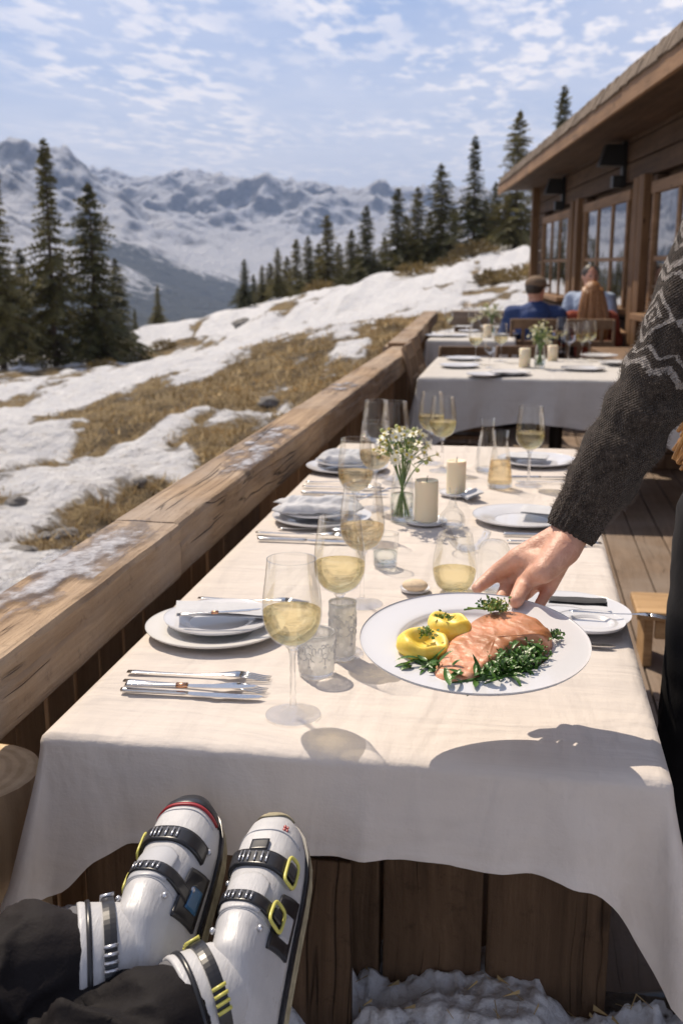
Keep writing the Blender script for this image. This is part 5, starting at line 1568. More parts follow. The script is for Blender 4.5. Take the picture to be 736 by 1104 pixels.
def herb(px, py, z, n, sp, name, label, mats, stem=None):
    rd = random.Random(int(px)); m = MB(); c = Vector((*loc_plate(px, py), z))
    for k in range(n):
        b = c+Vector((rd.gauss(0, sp), rd.gauss(0, sp*.8), abs(rd.gauss(0, sp*.7)))); d = Vector((rd.gauss(0, 1), rd.gauss(0, 1), rd.gauss(.5, .6))).normalized(); s = d.orthogonal().normalized(); L = rd.uniform(.003, .0075); w = L*.32
        m.add([b, b+d*L*.5+s*w, b+d*L, b+d*L*.5-s*w], [(0, 1, 2, 3)], 0 if rd.random() < .7 else 1, False)
    if stem: m.tube([c+Vector(stem), c], [.0013, .0010], 6)
    o = m.build(name, mats); o.matrix_world = PM; tag(o, label, 'garnish')
herb(533, 672, PZ+.030, 260, .0078, 'herb_garnish', 'clump of chopped yellow green herbs on top of the salmon', [M['herb'], M['herb_pale']], (-.035, .006, 0))
herb(525, 667, PZ+.028, 90, .0055, 'broccoli_sprig', 'small broccoli sprig leaning behind the salmon under the hand', [M['leaf'], M['greens']], (-.03, .004, -.006))
herb(460, 699, PZ+.028, 60, .0046, 'herb_garnish', 'pinch of green herbs in the hollow of the nearer potato', [M['herb'], M['herb_pale']])
herb(478, 683, PZ+.030, 50, .0050, 'herb_garnish', 'pinch of green herbs on the potato leaning behind', [M['herb'], M['herb_pale']])
herb(598, 691, PZ+.016, 90, .0050, 'parsley_sprig', 'parsley sprig alone on the dish rim past the thick end of the salmon', [M['leaf'], M['herb']])

# ================================================================ the waiter
def P(px, py, d): return at_depth(px, py, d)
def waiter():
    root = thing('person', 'person in a charcoal patterned sweater setting down the plate of salmon', 'person', (.40, 1.60, 0))
    W = P(613, 577, 1.440)
    I0, I1, I2, I3 = P(556, 603, 1.452), P(535, 617, 1.470), P(523, 627, 1.466), P(514, 634, 1.456)
    M0 = P(568, 607, 1.464); R0 = P(583, 612, 1.464); K0 = P(597, 614, 1.452)
    thumb3 = on_plate(555, 656, .0105); thumb2 = on_plate(566, 639, .019); thumb1 = P(585, 617, 1.398); thumb0 = P(607, 592, 1.420)
    M1, M2 = P(549, 627, 1.478), on_plate(533, 648, -.016)
    R1, R2 = P(566, 638, 1.470), on_plate(548, 655, -.016)
    K1, K2 = P(590, 636, 1.448), on_plate(574, 655, -.015)
    E = P(706, 418, 1.42); S = P(812, 188, 1.38)
    hipc = Vector((.40, 1.60, 1.0)); chest = Vector((.47, 1.36, 1.33)); neck = Vector((.44, 1.29, 1.50)); head = Vector((.39, 1.25, 1.645))
    LS = Vector((.62, 1.20, 1.42)); LE = Vector((.66, 1.28, 1.14)); LW = Vector((.60, 1.42, .93))
    hr, hl = Vector((.36, 1.70, .96)), Vector((.46, 1.50, .96)); kr, kl = Vector((.335, 1.73, .52)), Vector((.43, 1.47, .54)); ar, al = Vector((.37, 1.74, .08)), Vector((.49, 1.50, .20))
    c = [(W, I0, .024, .0155), (W, M0, .024, .0150), (W, R0, .022, .0130), (W, K0, .021, .0120), (W.lerp(I0, .45), W.lerp(K0, .6), .0185, .0165), (thumb0, K0, .018, .012),
         (I0, I1, .0145, .0120), (I1, I2, .0116, .0102), (I2, I3, .0102, .0086),
         (M0, M1, .0125, .0105), (M1, M2, .0102, .0085), (R0, R1, .0120, .0100), (R1, R2, .0098, .0082), (K0, K1, .0108, .0088), (K1, K2, .0086, .0072),
         (W, thumb0, .026, .0235), (thumb0, thumb1, .0235, .0160), (thumb1.lerp(thumb0, .35), I0.lerp(W, .12), .0150, .0135), (thumb0, M1, .017, .011), (thumb0, R1, .018, .012), (thumb0, K1, .018, .0105), (thumb1, thumb2, .0150, .0124), (thumb2, thumb3, .0126, .0104), (thumb0, I0.lerp(W, .3), .017, .013),
         (P(632, 545, 1.435), W, .030, .0255), (E, P(632, 545, 1.435), .040, .031), (S, E, .050, .042),
         (LS, LE, .048, .040), (LE, LW, .038, .026), (LW, LW+Vector((-.02, .03, -.09)), .024, .03), (LW+Vector((-.02, .03, -.09)), LW+Vector((-.05, .04, -.17)), .028, .012),
         (hipc, chest, .125, .13), (chest, S, .10, .05), (chest, LS, .10, .05), (chest, neck, .09, .052), (neck, head, .05, .055),
         (hr, kr, .085, .058), (kr, ar, .055, .038), (hl, kl, .085, .058), (kl, al, .055, .038), (ar, ar+Vector((-.12, -.03, -.04)), .03, .018), (al, al+Vector((-.12, -.03, -.04)), .03, .018), (hipc, hr, .11, .09), (hipc, hl, .11, .09)]
    fdir = Vector((-.9, -.1, -.42)).normalized(); rot = fdir.to_track_quat('X', 'Z').to_matrix(); HU = rot @ Vector((0, 0, 1)); HS = rot @ Vector((0, 1, 0))
    balls = [(head+HU*.02, (.098, .076, .115), rot), (head-HU*.05+fdir*.03, (.068, .055, .06), rot), (head+fdir*.098-HU*.012, (.018, .012, .020), rot), (head+fdir*.085-HU*.052, (.012, .022, .008), rot), (head+HS*.078-HU*.01, (.012, .006, .026), rot), (head-HS*.078-HU*.01, (.012, .006, .026), rot)]
    b = blob('body', c, balls, .0032, M['skin'], None, 7)
    b.parent = root; b.matrix_parent_inverse = Matrix.Translation(root.location).inverted()
    def own(o, par=root): o.parent = par; o.matrix_parent_inverse = Matrix.Translation(root.location).inverted(); return o
    for sg in (-1, 1):
        e = MB(); e.ball(head+fdir*.083+HS*.033*sg+HU*.012, (.012, .012, .012), 0, 12, 8); own(e.build('eye', M['shell']))
        e = MB(); e.ball(head+fdir*.092+HS*.033*sg+HU*.012, (.006, .006, .006), 0, 10, 6); own(e.build('pupil', M['black']))
    # nails
    for tip, prev, w in ((thumb3, thumb2, .0062),):
        d = (tip-prev).normalized(); n_ = (PN*.85-FWD*.35); n_ = (n_-d*n_.dot(d)).normalized(); s_ = d.cross(n_)
        V, Fc = [], []
        for i in range(7):
            for j in range(7):
                u, v = i/6-.5, j/6-.5; q = tip+d*(.001+u*.0125)+s_*v*2*w*(1-.35*abs(u)**2*2)+n_*(.0084-.0055*(2*v)**2*.75-.003*max(0, u)*1.4); V.append(q)
        for i in range(6):
            for j in range(6): a = i*7+j; Fc.append((a, a+1, a+8, a+7))
        e = MB(); e.add(V, Fc); o = own(e.build('thumbnail', M['nail'])); md = o.modifiers.new('t', 'SOLIDIFY'); md.thickness = .0012
    # sweater: swept sleeve with knit UV, torso blob
    path = [(W.lerp(P(632, 545, 1.435), .02), .0335), (P(622, 561, 1.438), .0355), (P(629, 549, 1.436), .0365), (P(636, 538, 1.434), .0385), (P(643, 527, 1.431), .0430), (P(655, 506, 1.428), .0468), (P(672, 477, 1.425), .0485), (P(690, 446, 1.422), .0490), (P(706, 418, 1.42), .0500),
            (P(722, 386, 1.415), .0515), (P(738, 352, 1.410), .0530), (P(753, 316, 1.405), .0545), (P(772, 272, 1.398), .0565), (P(792, 228, 1.39), .060), (S+Vector((.012, -.01, .01)), .066), (S.lerp(chest, .45), .085)]
    pts = []; L = 0; N = len(path)
    fine = []
    for i in range(N-1):
        a, b_, c_, d_ = [path[max(0, min(N-1, i+k))] for k in (-1, 0, 1, 2)]
        for k in range(14):
            t = k/14; h = lambda A, B, C, D: .5*((2*B)+(C-A)*t+(2*A-5*B+4*C-D)*t*t+(D-A+3*B-3*C)*t**3)
            fine.append((h(a[0], b_[0], c_[0], d_[0]), h(a[1], b_[1], c_[1], d_[1])))
    nU = 96; V, UV, Fc = [], [], []; u0 = Vector((0, 0, 1))
    fibres = []
    for i, (p, r) in enumerate(fine):
        t = (fine[min(i+1, len(fine)-1)][0]-fine[max(i-1, 0)][0]).normalized()
        if i: L += (p-fine[i-1][0]).length
        u0 = (u0-t*u0.dot(t)).normalized(); w0 = t.cross(u0)
        for k in range(nU+1):
            a = 2*PI*k/nU; d = w0*math.cos(a)+u0*math.sin(a)
            rib = 0
            if L < .055: rib = .0014*math.sin(a*26)*sstep(.058, .048, np.array(L)).item() - (.0015 if L < .004 else 0)
            fold = .0034*math.sin(L*105+2.2*math.sin(a*1.0+.5)+1.5*mnoise.noise(Vector((L*9, math.cos(a), math.sin(a)))))*max(0, math.sin(min(1, max(0, (L-.05)/.30))*PI))
            nzv = .0032*mnoise.noise(Vector((d.x*3+L*14, d.y*3, d.z*3+L*14)))
            q = p+d*(r+rib+fold+nzv); V.append(q); UV.append((k/nU, L))
            if i > 12 and k < nU and random.random() < .75: fibres.append((q, d, t))
    for i in range(len(fine)-1):
        for k in range(nU): a = i*(nU+1)+k; Fc.append((a, a+1, a+nU+2, a+nU+1))
    # inner lip of the cuff
    lip0 = len(V); t0 = (fine[1][0]-fine[0][0]).normalized()
    for k in range(nU+1):
        q = Vector(V[k]); V.append(fine[0][0]+(q-fine[0][0])*.86+t0*.006); UV.append((k/nU, 0))
    for k in range(nU): Fc.append((k+1, k, lip0+k, lip0+k+1))
    m = MB(); m.add(V, Fc); sl = m.build('sweater', M['sweater']); uvl = sl.data.uv_layers.new(name='UVMap')
    vi = np.empty(len(sl.data.loops), int); sl.data.loops.foreach_get('vertex_index', vi); uvl.data.foreach_set('uv', np.array(UV)[vi].ravel())
    own(sl)
    # fine wool fibres standing off the knit
    n = len(fibres); m = MB(); Vf, Ff = [], []
    for q, d, t in fibres:
        g = (d+Vector((random.gauss(0, .7), random.gauss(0, .7), random.gauss(0, .7)))).normalized(); s_ = g.orthogonal().normalized()*.00022; Lh = random.uniform(.0025, .0085); o_ = len(Vf)
        mid = q+g*Lh*.6+t*random.gauss(0, .0012); e_ = q+g*Lh+d*random.uniform(-.002, .001)+t*random.gauss(0, .002)
        Vf += [q-d*.001-s_, q-d*.001+s_, mid+s_*.7, mid-s_*.7, e_]; Ff += [(o_, o_+1, o_+2, o_+3), (o_+3, o_+2, o_+4)]
    m.add(Vf, Ff, 0, False); fz = m.build('wool_fuzz', M['fuzz']); fz['kind'] = 'stuff'; own(fz)
    to = blob('sweater_body', [(hipc+Vector((0, 0, .02)), chest, .145, .150), (chest, S, .115, .072), (chest, LS, .115, .066), (chest, neck, .11, .066), (LS, LE, .062, .056), (LE, LW, .054, .040)], [], .012, M['knit_plain'], None, 4); own(to)
    tr = blob('trousers', [(hipc, hr, .135, .112), (hipc, hl, .135, .112), (hr, kr, .112, .085), (kr, ar+Vector((0, 0, .05)), .083, .072), (hl, kl, .112, .085), (kl, al+Vector((0, 0, .05)), .083, .072), (hipc, hipc+Vector((.01, -.03, .06)), .138, .132)], [], .009, M['trousers'], None, 3,
              post=lambda me: displace(me, lambda c: .006*mnoise.noise(c*9)+.004*mnoise.noise(Vector((c.x*8, c.y*8, c.z*26))))); own(tr)
    for a in (ar, al):
        sh = blob('shoe', [(a+Vector((.03, 0, -.035)), a+Vector((-.19, -.035, -.045)), .05, .042), (a, a+Vector((0, 0, .05)), .055, .05)], [], .01, M['black'], None, 3); own(sh)
    # long auburn hair falling past the shoulder to the waist
    rd = random.Random(4); m = MB()
    m.ball(head+HU*.040-fdir*.030, (.104, .089, .110), 0, 24, 16, rot)
    hp0 = head-fdir*.02+HS*.02
    for k in range(110):
        a = rd.uniform(-1, 1); b0 = hp0+HS*(.074*a)+HU*rd.uniform(-.06, .01)-fdir*(.02+.07*math.sqrt(max(0, 1-a*a))*rd.uniform(.3, 1))
        e = P(733+rd.gauss(8, 7), rd.uniform(462, 506), 1.53+rd.gauss(0, .012)); mid = b0.lerp(e, .5)+Vector((rd.gauss(.03, .015), rd.gauss(.02, .012), rd.gauss(.02, .02)))
        ps = [b0*(1-t)**2+mid*2*t*(1-t)+e*t*t+Vector((.004*math.sin(12*t+k), .004*math.cos(11*t+k*2), 0)) for t in np.linspace(0, 1, 15)]
        m.tube(ps, [.0075-.0045*t for t in np.linspace(0, 1, 15)], 6)
    hr_ = m.build('hair', M['hair_auburn']); own(hr_)
M['knit_plain'] = m_simple('charcoal_knit', (.055, .047, .042), .95, 0, .4, 60, .8, 130)
waiter()

# ================================================================ the eater's legs in ski boots
def boot_frame(toe_px, heel_px, toe_y, length, roll):
    T = on_y(*toe_px, toe_y)
    r = ray(*heel_px)
    lo, hi = .5, T.length*1.2
    best = min((abs((T-(CAM+r*d)).length-length), d) for d in np.linspace(.6, 1.25, 600)); H = CAM+r*best[1]
    X = (T-H).normalized(); Z = (Vector((0, 0, 1))+RGT*roll); Z = (Z-X*Z.dot(X)).normalized(); Y = Z.cross(X)
    return Matrix.Translation(H) @ Matrix((X, Y, Z)).transposed().to_4x4() @ Matrix.Diagonal((length/.306, BS, BS, 1))
BX = np.array([0, .012, .035, .07, .11, .15, .19, .225, .255, .280, .297, .306])
BW = np.array([.020, .034, .0405, .042, .0445, .0475, .0510, .0520, .0485, .0400, .0260, .0080])
BH = np.array([.070, .100, .128, .146, .138, .117, .096, .082, .071, .058, .043, .024])
def cubic(xs, ys, x):
    return float(np.interp(x, xs, ys))
def bsurf(x, a, off=0.0):
    """point on the boot shell; a: 0 = -Y side (viewer right), pi = +Y side"""
    w = cubic(BX, BW, x); h = cubic(BX, BH, x)
    ca, sa = math.cos(a), math.sin(a)
    y = -(w+off)*math.copysign(abs(ca)**.78, ca); z = (h+off)*abs(sa)**.72
    return Vector((x, y, z))
BS = .77
def make_boot(mat_w, root, toe_kind, knee, yellow):
    sh = MB(); V, Fc = [], []; na, nx = 40, 60
    xs = .306*(1-np.cos(np.linspace(0, PI, nx)))/2
    for x in xs:
        for k in range(na+1): 
            p = bsurf(x, PI*k/na); 
            p.z += .0012*mnoise.noise(p*40)
            V.append(p)
        V.append(Vector((x, 0, 0)))
    c = na+2
    for i in range(nx-1):
        for k in range(c):
            k2 = (k+1) % c; Fc.append((i*c+k, (i+1)*c+k, (i+1)*c+k2, i*c+k2))
    Fc.append(tuple(range(c))[::-1]); Fc.append(tuple((nx-1)*c+k for k in range(c)))
    sh.add(V, Fc)
    boot = sh.build('ski_boot', M['shell'], root); 
    def part(mb, name, mat): return mb.build(name, mat, boot)
    def patch(x0, x1, a0, a1, off, mb, mi=0, nx_=10, na_=16, skew=0.0, th=.0025, edge=None):
        V, Fc = [], []
        for lay in (0, 1):
            for i in range(nx_+1):
                for k in range(na_+1):
                    a = a0+(a1-a0)*k/na_; u = i/nx_
                    xx = x0+(x1-x0)*u+skew*(a-PI/2)
                    if edge: xx = edge(u, k/na_)
                    V.append(bsurf(min(xx, .3055), a, off+(th if lay == 0 else -.003)))
        n1 = na_+1; tot = (nx_+1)*n1
        for i in range(nx_):
            for k in range(na_):
                a = i*n1+k; Fc.append((a, a+1, a+n1+1, a+n1)); Fc.append((tot+a+n1, tot+a+n1+1, tot+a+1, tot+a))
        loop = [k for k in range(n1)]+[i*n1+na_ for i in range(1, nx_+1)]+[nx_*n1+k for k in range(na_-1, -1, -1)]+[i*n1 for i in range(nx_-1, 0, -1)]
        for q in range(len(loop)): a, b = loop[q], loop[(q+1) % len(loop)]; Fc.append((b, a, tot+a, tot+b))
        mb.add(V, Fc, mi)
    # sole with welt
    so_ = MB(); ol = []
    for x in list(xs[1:-1]): ol.append((x, -(cubic(BX, BW, x)+.004)))
    ol += [(x, -y) for x, y in ol[::-1]]
    so_.prism(ol, -.030, -.004, 0); part(so_, 'sole', M['boot_sole'])
    we = MB(); we.prism([(x*1.0, y*1.02) for x, y in ol], -.0045, .006, 0); part(we, 'welt', M['boot_black'])
    tc = MB()
    if toe_kind == 'black':
        patch(.262, .3055, .12, PI-.12, .001, tc, 0, 10, 24, edge=lambda u, k: .258+.012*math.sin(PI*k)+(.0475-.012*math.sin(PI*k))*u)
        part(tc, 'toe_cap', M['boot_black'])
        rt_ = MB(); patch(.25, .26, .25, PI-.25, .0012, rt_, 0, 3, 24, edge=lambda u, k: .2535+.012*math.sin(PI*k)+.0045*u); part(rt_, 'red_stripe', M['boot_red'])
    else:
        patch(.289, .3055, .5, PI-.5, .0008, tc, 0, 6, 18, edge=lambda u, k: .288+.003*math.sin(9*k)+.0170*u); part(tc, 'toe_cap', M['boot_sole'])
    # instep tongue panel and seams
    tg = MB(); patch(.115, .180, PI/2-.55, PI/2+.55, .0004, tg, 0, 12, 16, edge=lambda u, k: .118+.062*u*(.75+.25*math.sin(PI*k))); part(tg, 'tongue', M['shell_grey'] if toe_kind == 'black' else M['shell'])
    for (xa, tw) in ((.245, .45), (.105, .6)):
        s_ = MB(); s_.tube([bsurf(xa+.012*math.sin(PI*t), .35+(PI-.7)*t, .0006) for t in np.linspace(0, 1, 24)], .0010, 6); part(s_, 'seam', M['shell_grey'])
    # straps with buckles
    for (x0, w, sk, a_lo, a_hi, col) in ((.192, .026, .010, .42, PI-.30, yellow), (.128, .018, .010, .40, PI-.30, yellow)):
        s_ = MB(); patch(x0, x0+w, a_lo, a_hi, .0030, s_, 0, 6, 22, sk); st = part(s_, 'strap', M['boot_black'])
        l_ = MB()
        for k in range(6):
            a = 1.35+k*.11; c0 = x0+w/2+sk*(a-PI/2)
            p0, p1 = bsurf(c0-w*.30, a, .0075), bsurf(c0+w*.30, a, .0075); l_.tube([p0, p1], .0014, 6)
        l_.build('ladder', M['boot_silver'], boot)
        # buckle frame near the outer (viewer right) end
        ab = .62 if col == 'right' else PI-.42
        b_ = MB(); hw, ha = w*.5+.006, .17
        loop = []
        for t in np.linspace(0, 2*PI, 33)[:-1]:
            ct, st_ = math.cos(t), math.sin(t); uu = math.copysign(abs(ct)**.5, ct); vv = math.copysign(abs(st_)**.5, st_)
            a = ab+ha*vv; loop.append(bsurf(x0+w/2+sk*(a-PI/2)+hw*uu, a, .0085))
        loop.append(loop[0]); loop.append(loop[1])
        b_.tube(loop, .0025 if col == 'right' else .0020, 8, caps=False); part(b_, 'buckle', M['boot_yellow'])
        v_ = MB(); patch(x0+.003, x0+w-.003, ab-ha*.62, ab+ha*.62, .0065, v_, 0, 4, 8, sk, .004); part(v_, 'lever', M['boot_black'])
    if yellow == 'right':
        k_ = MB(); patch(.218, .236, PI/2-.16, PI/2+.16, .003, k_, 0, 6, 8, 0, .003); part(k_, 'strap_tab', M['boot_black'])
        e_ = MB()
        for q in range(4): 
            an = q*PI/2+.6; c0 = bsurf(.262, 1.02, .0012); u_, v_ = Vector((1, 0, 0)), (bsurf(.262, 1.08)-bsurf(.262, .96)).normalized(); e_.ball(c0+u_*math.cos(an)*.003+v_*math.sin(an)*.003, (.0026, .0026, .0008), 0, 8, 5)
        part(e_, 'red_mark', M['boot_red'])
    for xx, aa in ((.205, .36), (.140, .40), (.198, PI-.34), (.134, PI-.38), (.100, .9), (.098, PI-.9)):
        r_ = MB(); p_ = bsurf(xx, aa, .004); r_.ball(p_, (.0042, .0042, .0042), 0, 10, 6); part(r_, 'rivet', M['boot_silver'])
    # side window panel on the viewer's right
    sp_ = MB(); V = []
    patch(.060, .135, .10, .62, .0016, sp_, 0, 12, 8, -.03); part(sp_, 'side_panel', M['boot_black'])
    bp = MB(); patch(.078, .110, .18, .42, .0036, bp, 0, 8, 6, -.03); part(bp, 'panel_inlay', M['boot_blue'] if toe_kind == 'black' else M['shell_grey'])
    # cuff towards the shin
    inv = mat_w.inverted(); A = Vector((.058, 0, .085)); S = (inv @ knee - A).normalized()
    q = S.to_track_quat('Z', 'X')
    n_, rows = 48, [(0.0, .042), (.02, .053), (.04, .0575), (.055, .0600), (.070, .0630), (.075, .0645), (.079, .0640), (.079, .0590), (.06, .056), (.03, .052)]
    cu = MB(); Tm = Matrix.Translation(A) @ q.to_matrix().to_4x4() @ Matrix.Diagonal((1.04, .98, 1, 1))
    cu.lathe([(r_, h_) for h_, r_ in rows], n_, 0, Tm); part(cu, 'cuff', M['shell'])
    ln = MB(); ln.lathe([(.0600, .076), (.0615, .085), (.0590, .091), (.0560, .088), (.0550, .06)], n_, 0, Tm); part(ln, 'liner', M['liner'])
    rb = MB(); rb.lathe([(.0632+.0018*math.cos(t), .066+.0035*math.sin(t)) for t in np.linspace(0, 2*PI, 9)[:-1]], n_, 0, Tm, close=True); part(rb, 'rim_band', M['boot_black'])
    for hz_, nm in ((.040, 1),):
        s_ = MB(); rr = float(np.interp(hz_, [h_ for h_, _ in rows[:6]], [r_ for _, r_ in rows[:6]]))
        V, Fc = [], []
        N_ = 40
        for k in range(N_+1):
            a = -2.5+4.0*k/N_
            for (dr, dz) in ((.0045, -.008), (.0050, 0), (.0045, .008), (-.002, .008), (-.002, -.008)):
                V.append(Tm @ Vector(((rr+dr)*math.cos(a), (rr+dr)*math.sin(a), hz_+dz)))
        for k in range(N_):
            for j in range(5): Fc.append((k*5+j, k*5+(j+1) % 5, (k+1)*5+(j+1) % 5, (k+1)*5+j))
        s_.add(V, Fc, 0, False); part(s_, 'cuff_strap', M['boot_black'])
        for side in ((-.9, .9) if nm else (-.45,)):
            bk = MB()
            for k in range(4):
                a = side+.13*k; p0 = Tm @ Vector(((rr+.007)*math.cos(a), (rr+.007)*math.sin(a), hz_-.009)); p1 = Tm @ Vector(((rr+.007)*math.cos(a), (rr+.007)*math.sin(a), hz_+.009)); bk.tube([p0, p1], .0024, 6)
            part(bk, 'cuff_buckle', M['boot_yellow'] if yellow == 'right' else M['boot_silver'])
    boot.matrix_world = mat_w
    return mat_w @ A, (mat_w.to_3x3() @ S).normalized()
M['liner'] = m_simple('grey_boot_liner', (.10, .10, .11), .8, 0, .2, 30, .3, 90)
def eater():
    root = thing('person', 'person with outstretched legs in dark trousers and white ski boots against the tablecloth', 'person', (-.30, .1, 0))
    Mi = Matrix.Translation(root.location).inverted()
    RF = boot_frame((303, 889), (262, 1152), 1.165, .306*BS*1.26, -.14)
    LF_ = boot_frame((214, 872), (156, 1116), 1.172, .306*BS*1.26, -.14)
    def cw(x, y, z): return CAM+RGT*x+UPV*y+FWD*z
    legs = []
    for (fr, kp, tk, yl) in ((RF, cw(-.42, -.587, .85), 'worn', 'right'), (LF_, cw(-.576, -.487, .946), 'black', 'left')):
        sub = MB()
        holder = root
        A, S = make_boot(fr, None, tk, kp, yl)
        legs.append((A, S, kp))
    for o in [o for o in scene.objects if o.name.startswith('ski_boot') and o.parent is None]:
        o.parent = root; o.matrix_parent_inverse = Mi
    hip = [Vector((-.30, .10, .50)), Vector((-.44, .12, .50))]
    caps, tro = [], []
    for (A, S, K), h in zip(legs, hip):
        caps += [(A, A.lerp(K, .3), .018, .036), (A.lerp(K, .3), K, .036, .052), (K, h, .055, .082), (A, A+(-S)*.01, .018, .016)]
        tro += [(A+S*.046, A+S*.10, .0462, .066), (A+S*.10, K, .062, .080), (K, h, .080, .108)]
    P0 = Vector((-.37, .06, .52)); ch = Vector((-.22, -.28, .92)); nk = Vector((-.19, -.36, 1.10)); hd = Vector((-.17, -.40, 1.24))
    torso = [(P0, ch, .125, .14), (ch, nk, .10, .055), (ch, ch+Vector((.19, 0, .06)), .09, .06), (ch, ch+Vector((-.19, 0, .06)), .09, .06), (hip[0], hip[1], .10, .10)]
    arms = [(ch+Vector((.19, 0, .06)), Vector((.08, -.1, .72)), .055, .045), (Vector((.08, -.1, .72)), Vector((-.1, .08, .62)), .042, .03), (ch+Vector((-.19, 0, .06)), Vector((-.52, -.12, .72)), .055, .045), (Vector((-.52, -.12, .72)), Vector((-.34, .12, .64)), .042, .03)]
    b = blob('body', caps+torso+arms+[(nk, hd, .05, .06)], [(hd+Vector((0, .02, .03)), (.075, .095, .115)), (hd+Vector((0, .115, .01)), (.012, .018, .018))], .012, M['skin'], None, 4); b.parent = root; b.matrix_parent_inverse = Mi
    def wr(c):
        best = None
        for (A, S, K) in legs:
            D = (K-A); t = max(0, min(1, (c-A).dot(D)/D.length_squared)); ds = (c-A-D*t).length
            if best is None or ds < best[0]: best = (ds, t*D.length)
        s = best[1]
        w = .006*math.sin(s*70+5*mnoise.noise(c*5)+2*mnoise.noise(c*11))*(.4+.6*abs(mnoise.noise(c*7+Vector((3, 1, 2))))*2)
        r1 = 1-2*abs(mnoise.noise(Vector((c.x*8, c.y*15, c.z*9)))); r2 = 1-2*abs(mnoise.noise(Vector((c.x*17+3, c.y*26, c.z*19))))
        w += .017*(r1*abs(r1)-.3)+.007*(r2*abs(r2)-.3)+.008*mnoise.noise(c*5)
        return w*min(1, max(0, (s-.070)/.06))
    def wrinkle(me): displace(me, wr)
    t = blob('trousers', tro+[(hip[0], hip[1], .115, .115), (P0, P0+Vector((.03, -.06, .09)), .14, .14)], [], .0048, M['skipants'], None, 5, post=wrinkle); t.parent = root; t.matrix_parent_inverse = Mi
    j = blob('jacket', [(a, b_, r0+.018, r1+.018) for a, b_, r0, r1 in torso[:4]+arms], [], .014, M['trousers'], None, 3); j.parent = root; j.matrix_parent_inverse = Mi
    h = MB(); h.ball(hd+Vector((0, -.005, .06)), (.085, .10, .095), 0, 20, 12); ho = h.build('hair', M['hair_dark']); ho.parent = root; ho.matrix_parent_inverse = Mi
eater()
# ================================================================ chairs
def make_chair():
    """local: +Y is the way a sitter faces, origin on the floor under the seat centre"""
    root = thing('wooden_chair', 'x', 'chair')
    m = MB()
    for i in range(5): m.box(((i-2)*.084, 0, .445), (.078, .40, .020), 0, None, .004)
    m.build('seat', M['chairwood'], root)
    for sx in (-1, 1):
        m = MB(); m.bar((sx*.195, .17, 0), (sx*.190, .17, .435), .034, .034, 0, .004, (0, 1, 0)); m.build('leg', M['chairwood'], root)
        m = MB(); m.tube([(sx*.195, -.21, 0), (sx*.193, -.195, .44), (sx*.190, -.225, .66), (sx*.186, -.285, .90)], [.021, .020, .019, .016], 8, flat=(1, .8)); m.build('leg', M['chairwood'], root)
    b = MB()
    for z, y, h in ((.865, -.272, .085), (.70, -.234, .05), (.56, -.208, .045)):
        b.box((0, y, z), (.36, .018, h), 0, Matrix.Rotation(R(14), 3, 'X'), .004)
    for x in (-.09, 0, .09): b.bar((x, -.205, .55), (x, -.270, .86), .03, .012, 0, .003)
    b.build('backrest', M['chairwood'], root)
    a = MB()
    for sx in (-1, 1): a.bar((sx*.19, -.19, .40), (sx*.19, .17, .40), .05, .022, 0, .003); a.bar((sx*.19, -.19, .20), (sx*.19, .17, .20), .025, .02, 0, .003)
    a.bar((-.19, .17, .40), (.19, .17, .40), .05, .022, 0, .003); a.build('apron', M['chairwood'], root)
    return root
CH = make_chair(); chair_used = False
def chair(x, y, rz, label, zs=1.0):
    global chair_used
    o = CH if not chair_used else copy_tree(CH); chair_used = True
    o.location = (x, y, 0); o.rotation_euler.z = rz; o.scale = (1, 1, zs); tag(o, label, 'chair', 'wooden chairs on the deck')
chair(-.365, 6.18, -PI/2, 'slatted wooden chair between the railing and the second table, the nearer of that pair')
chair(-.385, 6.74, -PI/2, 'slatted wooden chair between the railing and the second table, the farther of that pair')
chair(-.42, 8.50, 0, 'wooden chair with its back towards us tucked under the third table', .82)
chair(-.02, 8.62, .1, 'wooden chair beside the person in blue at the corner of the third table', .82)
chair(.10, 9.48, 0, 'wooden chair carrying the person in the blue shirt and cap')
chair(.58, 9.52, -.05, 'wooden chair under the person with the long blond hair')
chair(.66, 11.05, PI, 'wooden chair of the person in pale blue by the lodge window')

def pedestal_table(x0, x1, y0, y1, label):
    cx, cy = (x0+x1)/2, (y0+y1)/2
    root = thing('cafe_table', label, 'table', (cx, cy, 0))
    m = MB(); m.box((0, 0, .728), (x1-x0-.02, y1-y0-.02, .03), 0, None, .006); m.build('tabletop', M['chairwood'], root)
    m = MB(); m.tube([(.06, -.2, .0), (.06, -.2, .715)], .038, 12); m.build('column', M['iron'], root)
    m = MB(); m.bar((-.34, -.2, .025), (.46, -.2, .025), .07, .04, 0, .008); m.bar((.06, -.55, .030), (.06, .15, .030), .07, .04, 0, .008); m.build('foot', M['iron'], root)
def ctrl_round(drop, cdrop, fl):
    def f(side, t):
        if side in (0, 1, 2, 3):
            e = min(t, 1-t); k = math.exp(-(e/.10)**2); w = .02*math.sin(t*11+side*2)
            return [drop+w+(cdrop-drop)*k, fl*(1+1.2*k)+.01*math.sin(t*17), 0]
        return [cdrop, fl*2.2*(.6+.4*math.sin(t*PI)), 0]
    return f
T2 = (-.545, .86, 5.86, 7.15); T3 = (-.76, -.06, 8.80, 9.85)
pedestal_table(*T2, 'square pedestal table under the middle tablecloth')
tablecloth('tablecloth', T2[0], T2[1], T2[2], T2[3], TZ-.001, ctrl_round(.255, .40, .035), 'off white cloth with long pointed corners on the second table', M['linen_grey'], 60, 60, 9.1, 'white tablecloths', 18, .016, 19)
pedestal_table(*T3, 'small table under the farthest tablecloth')
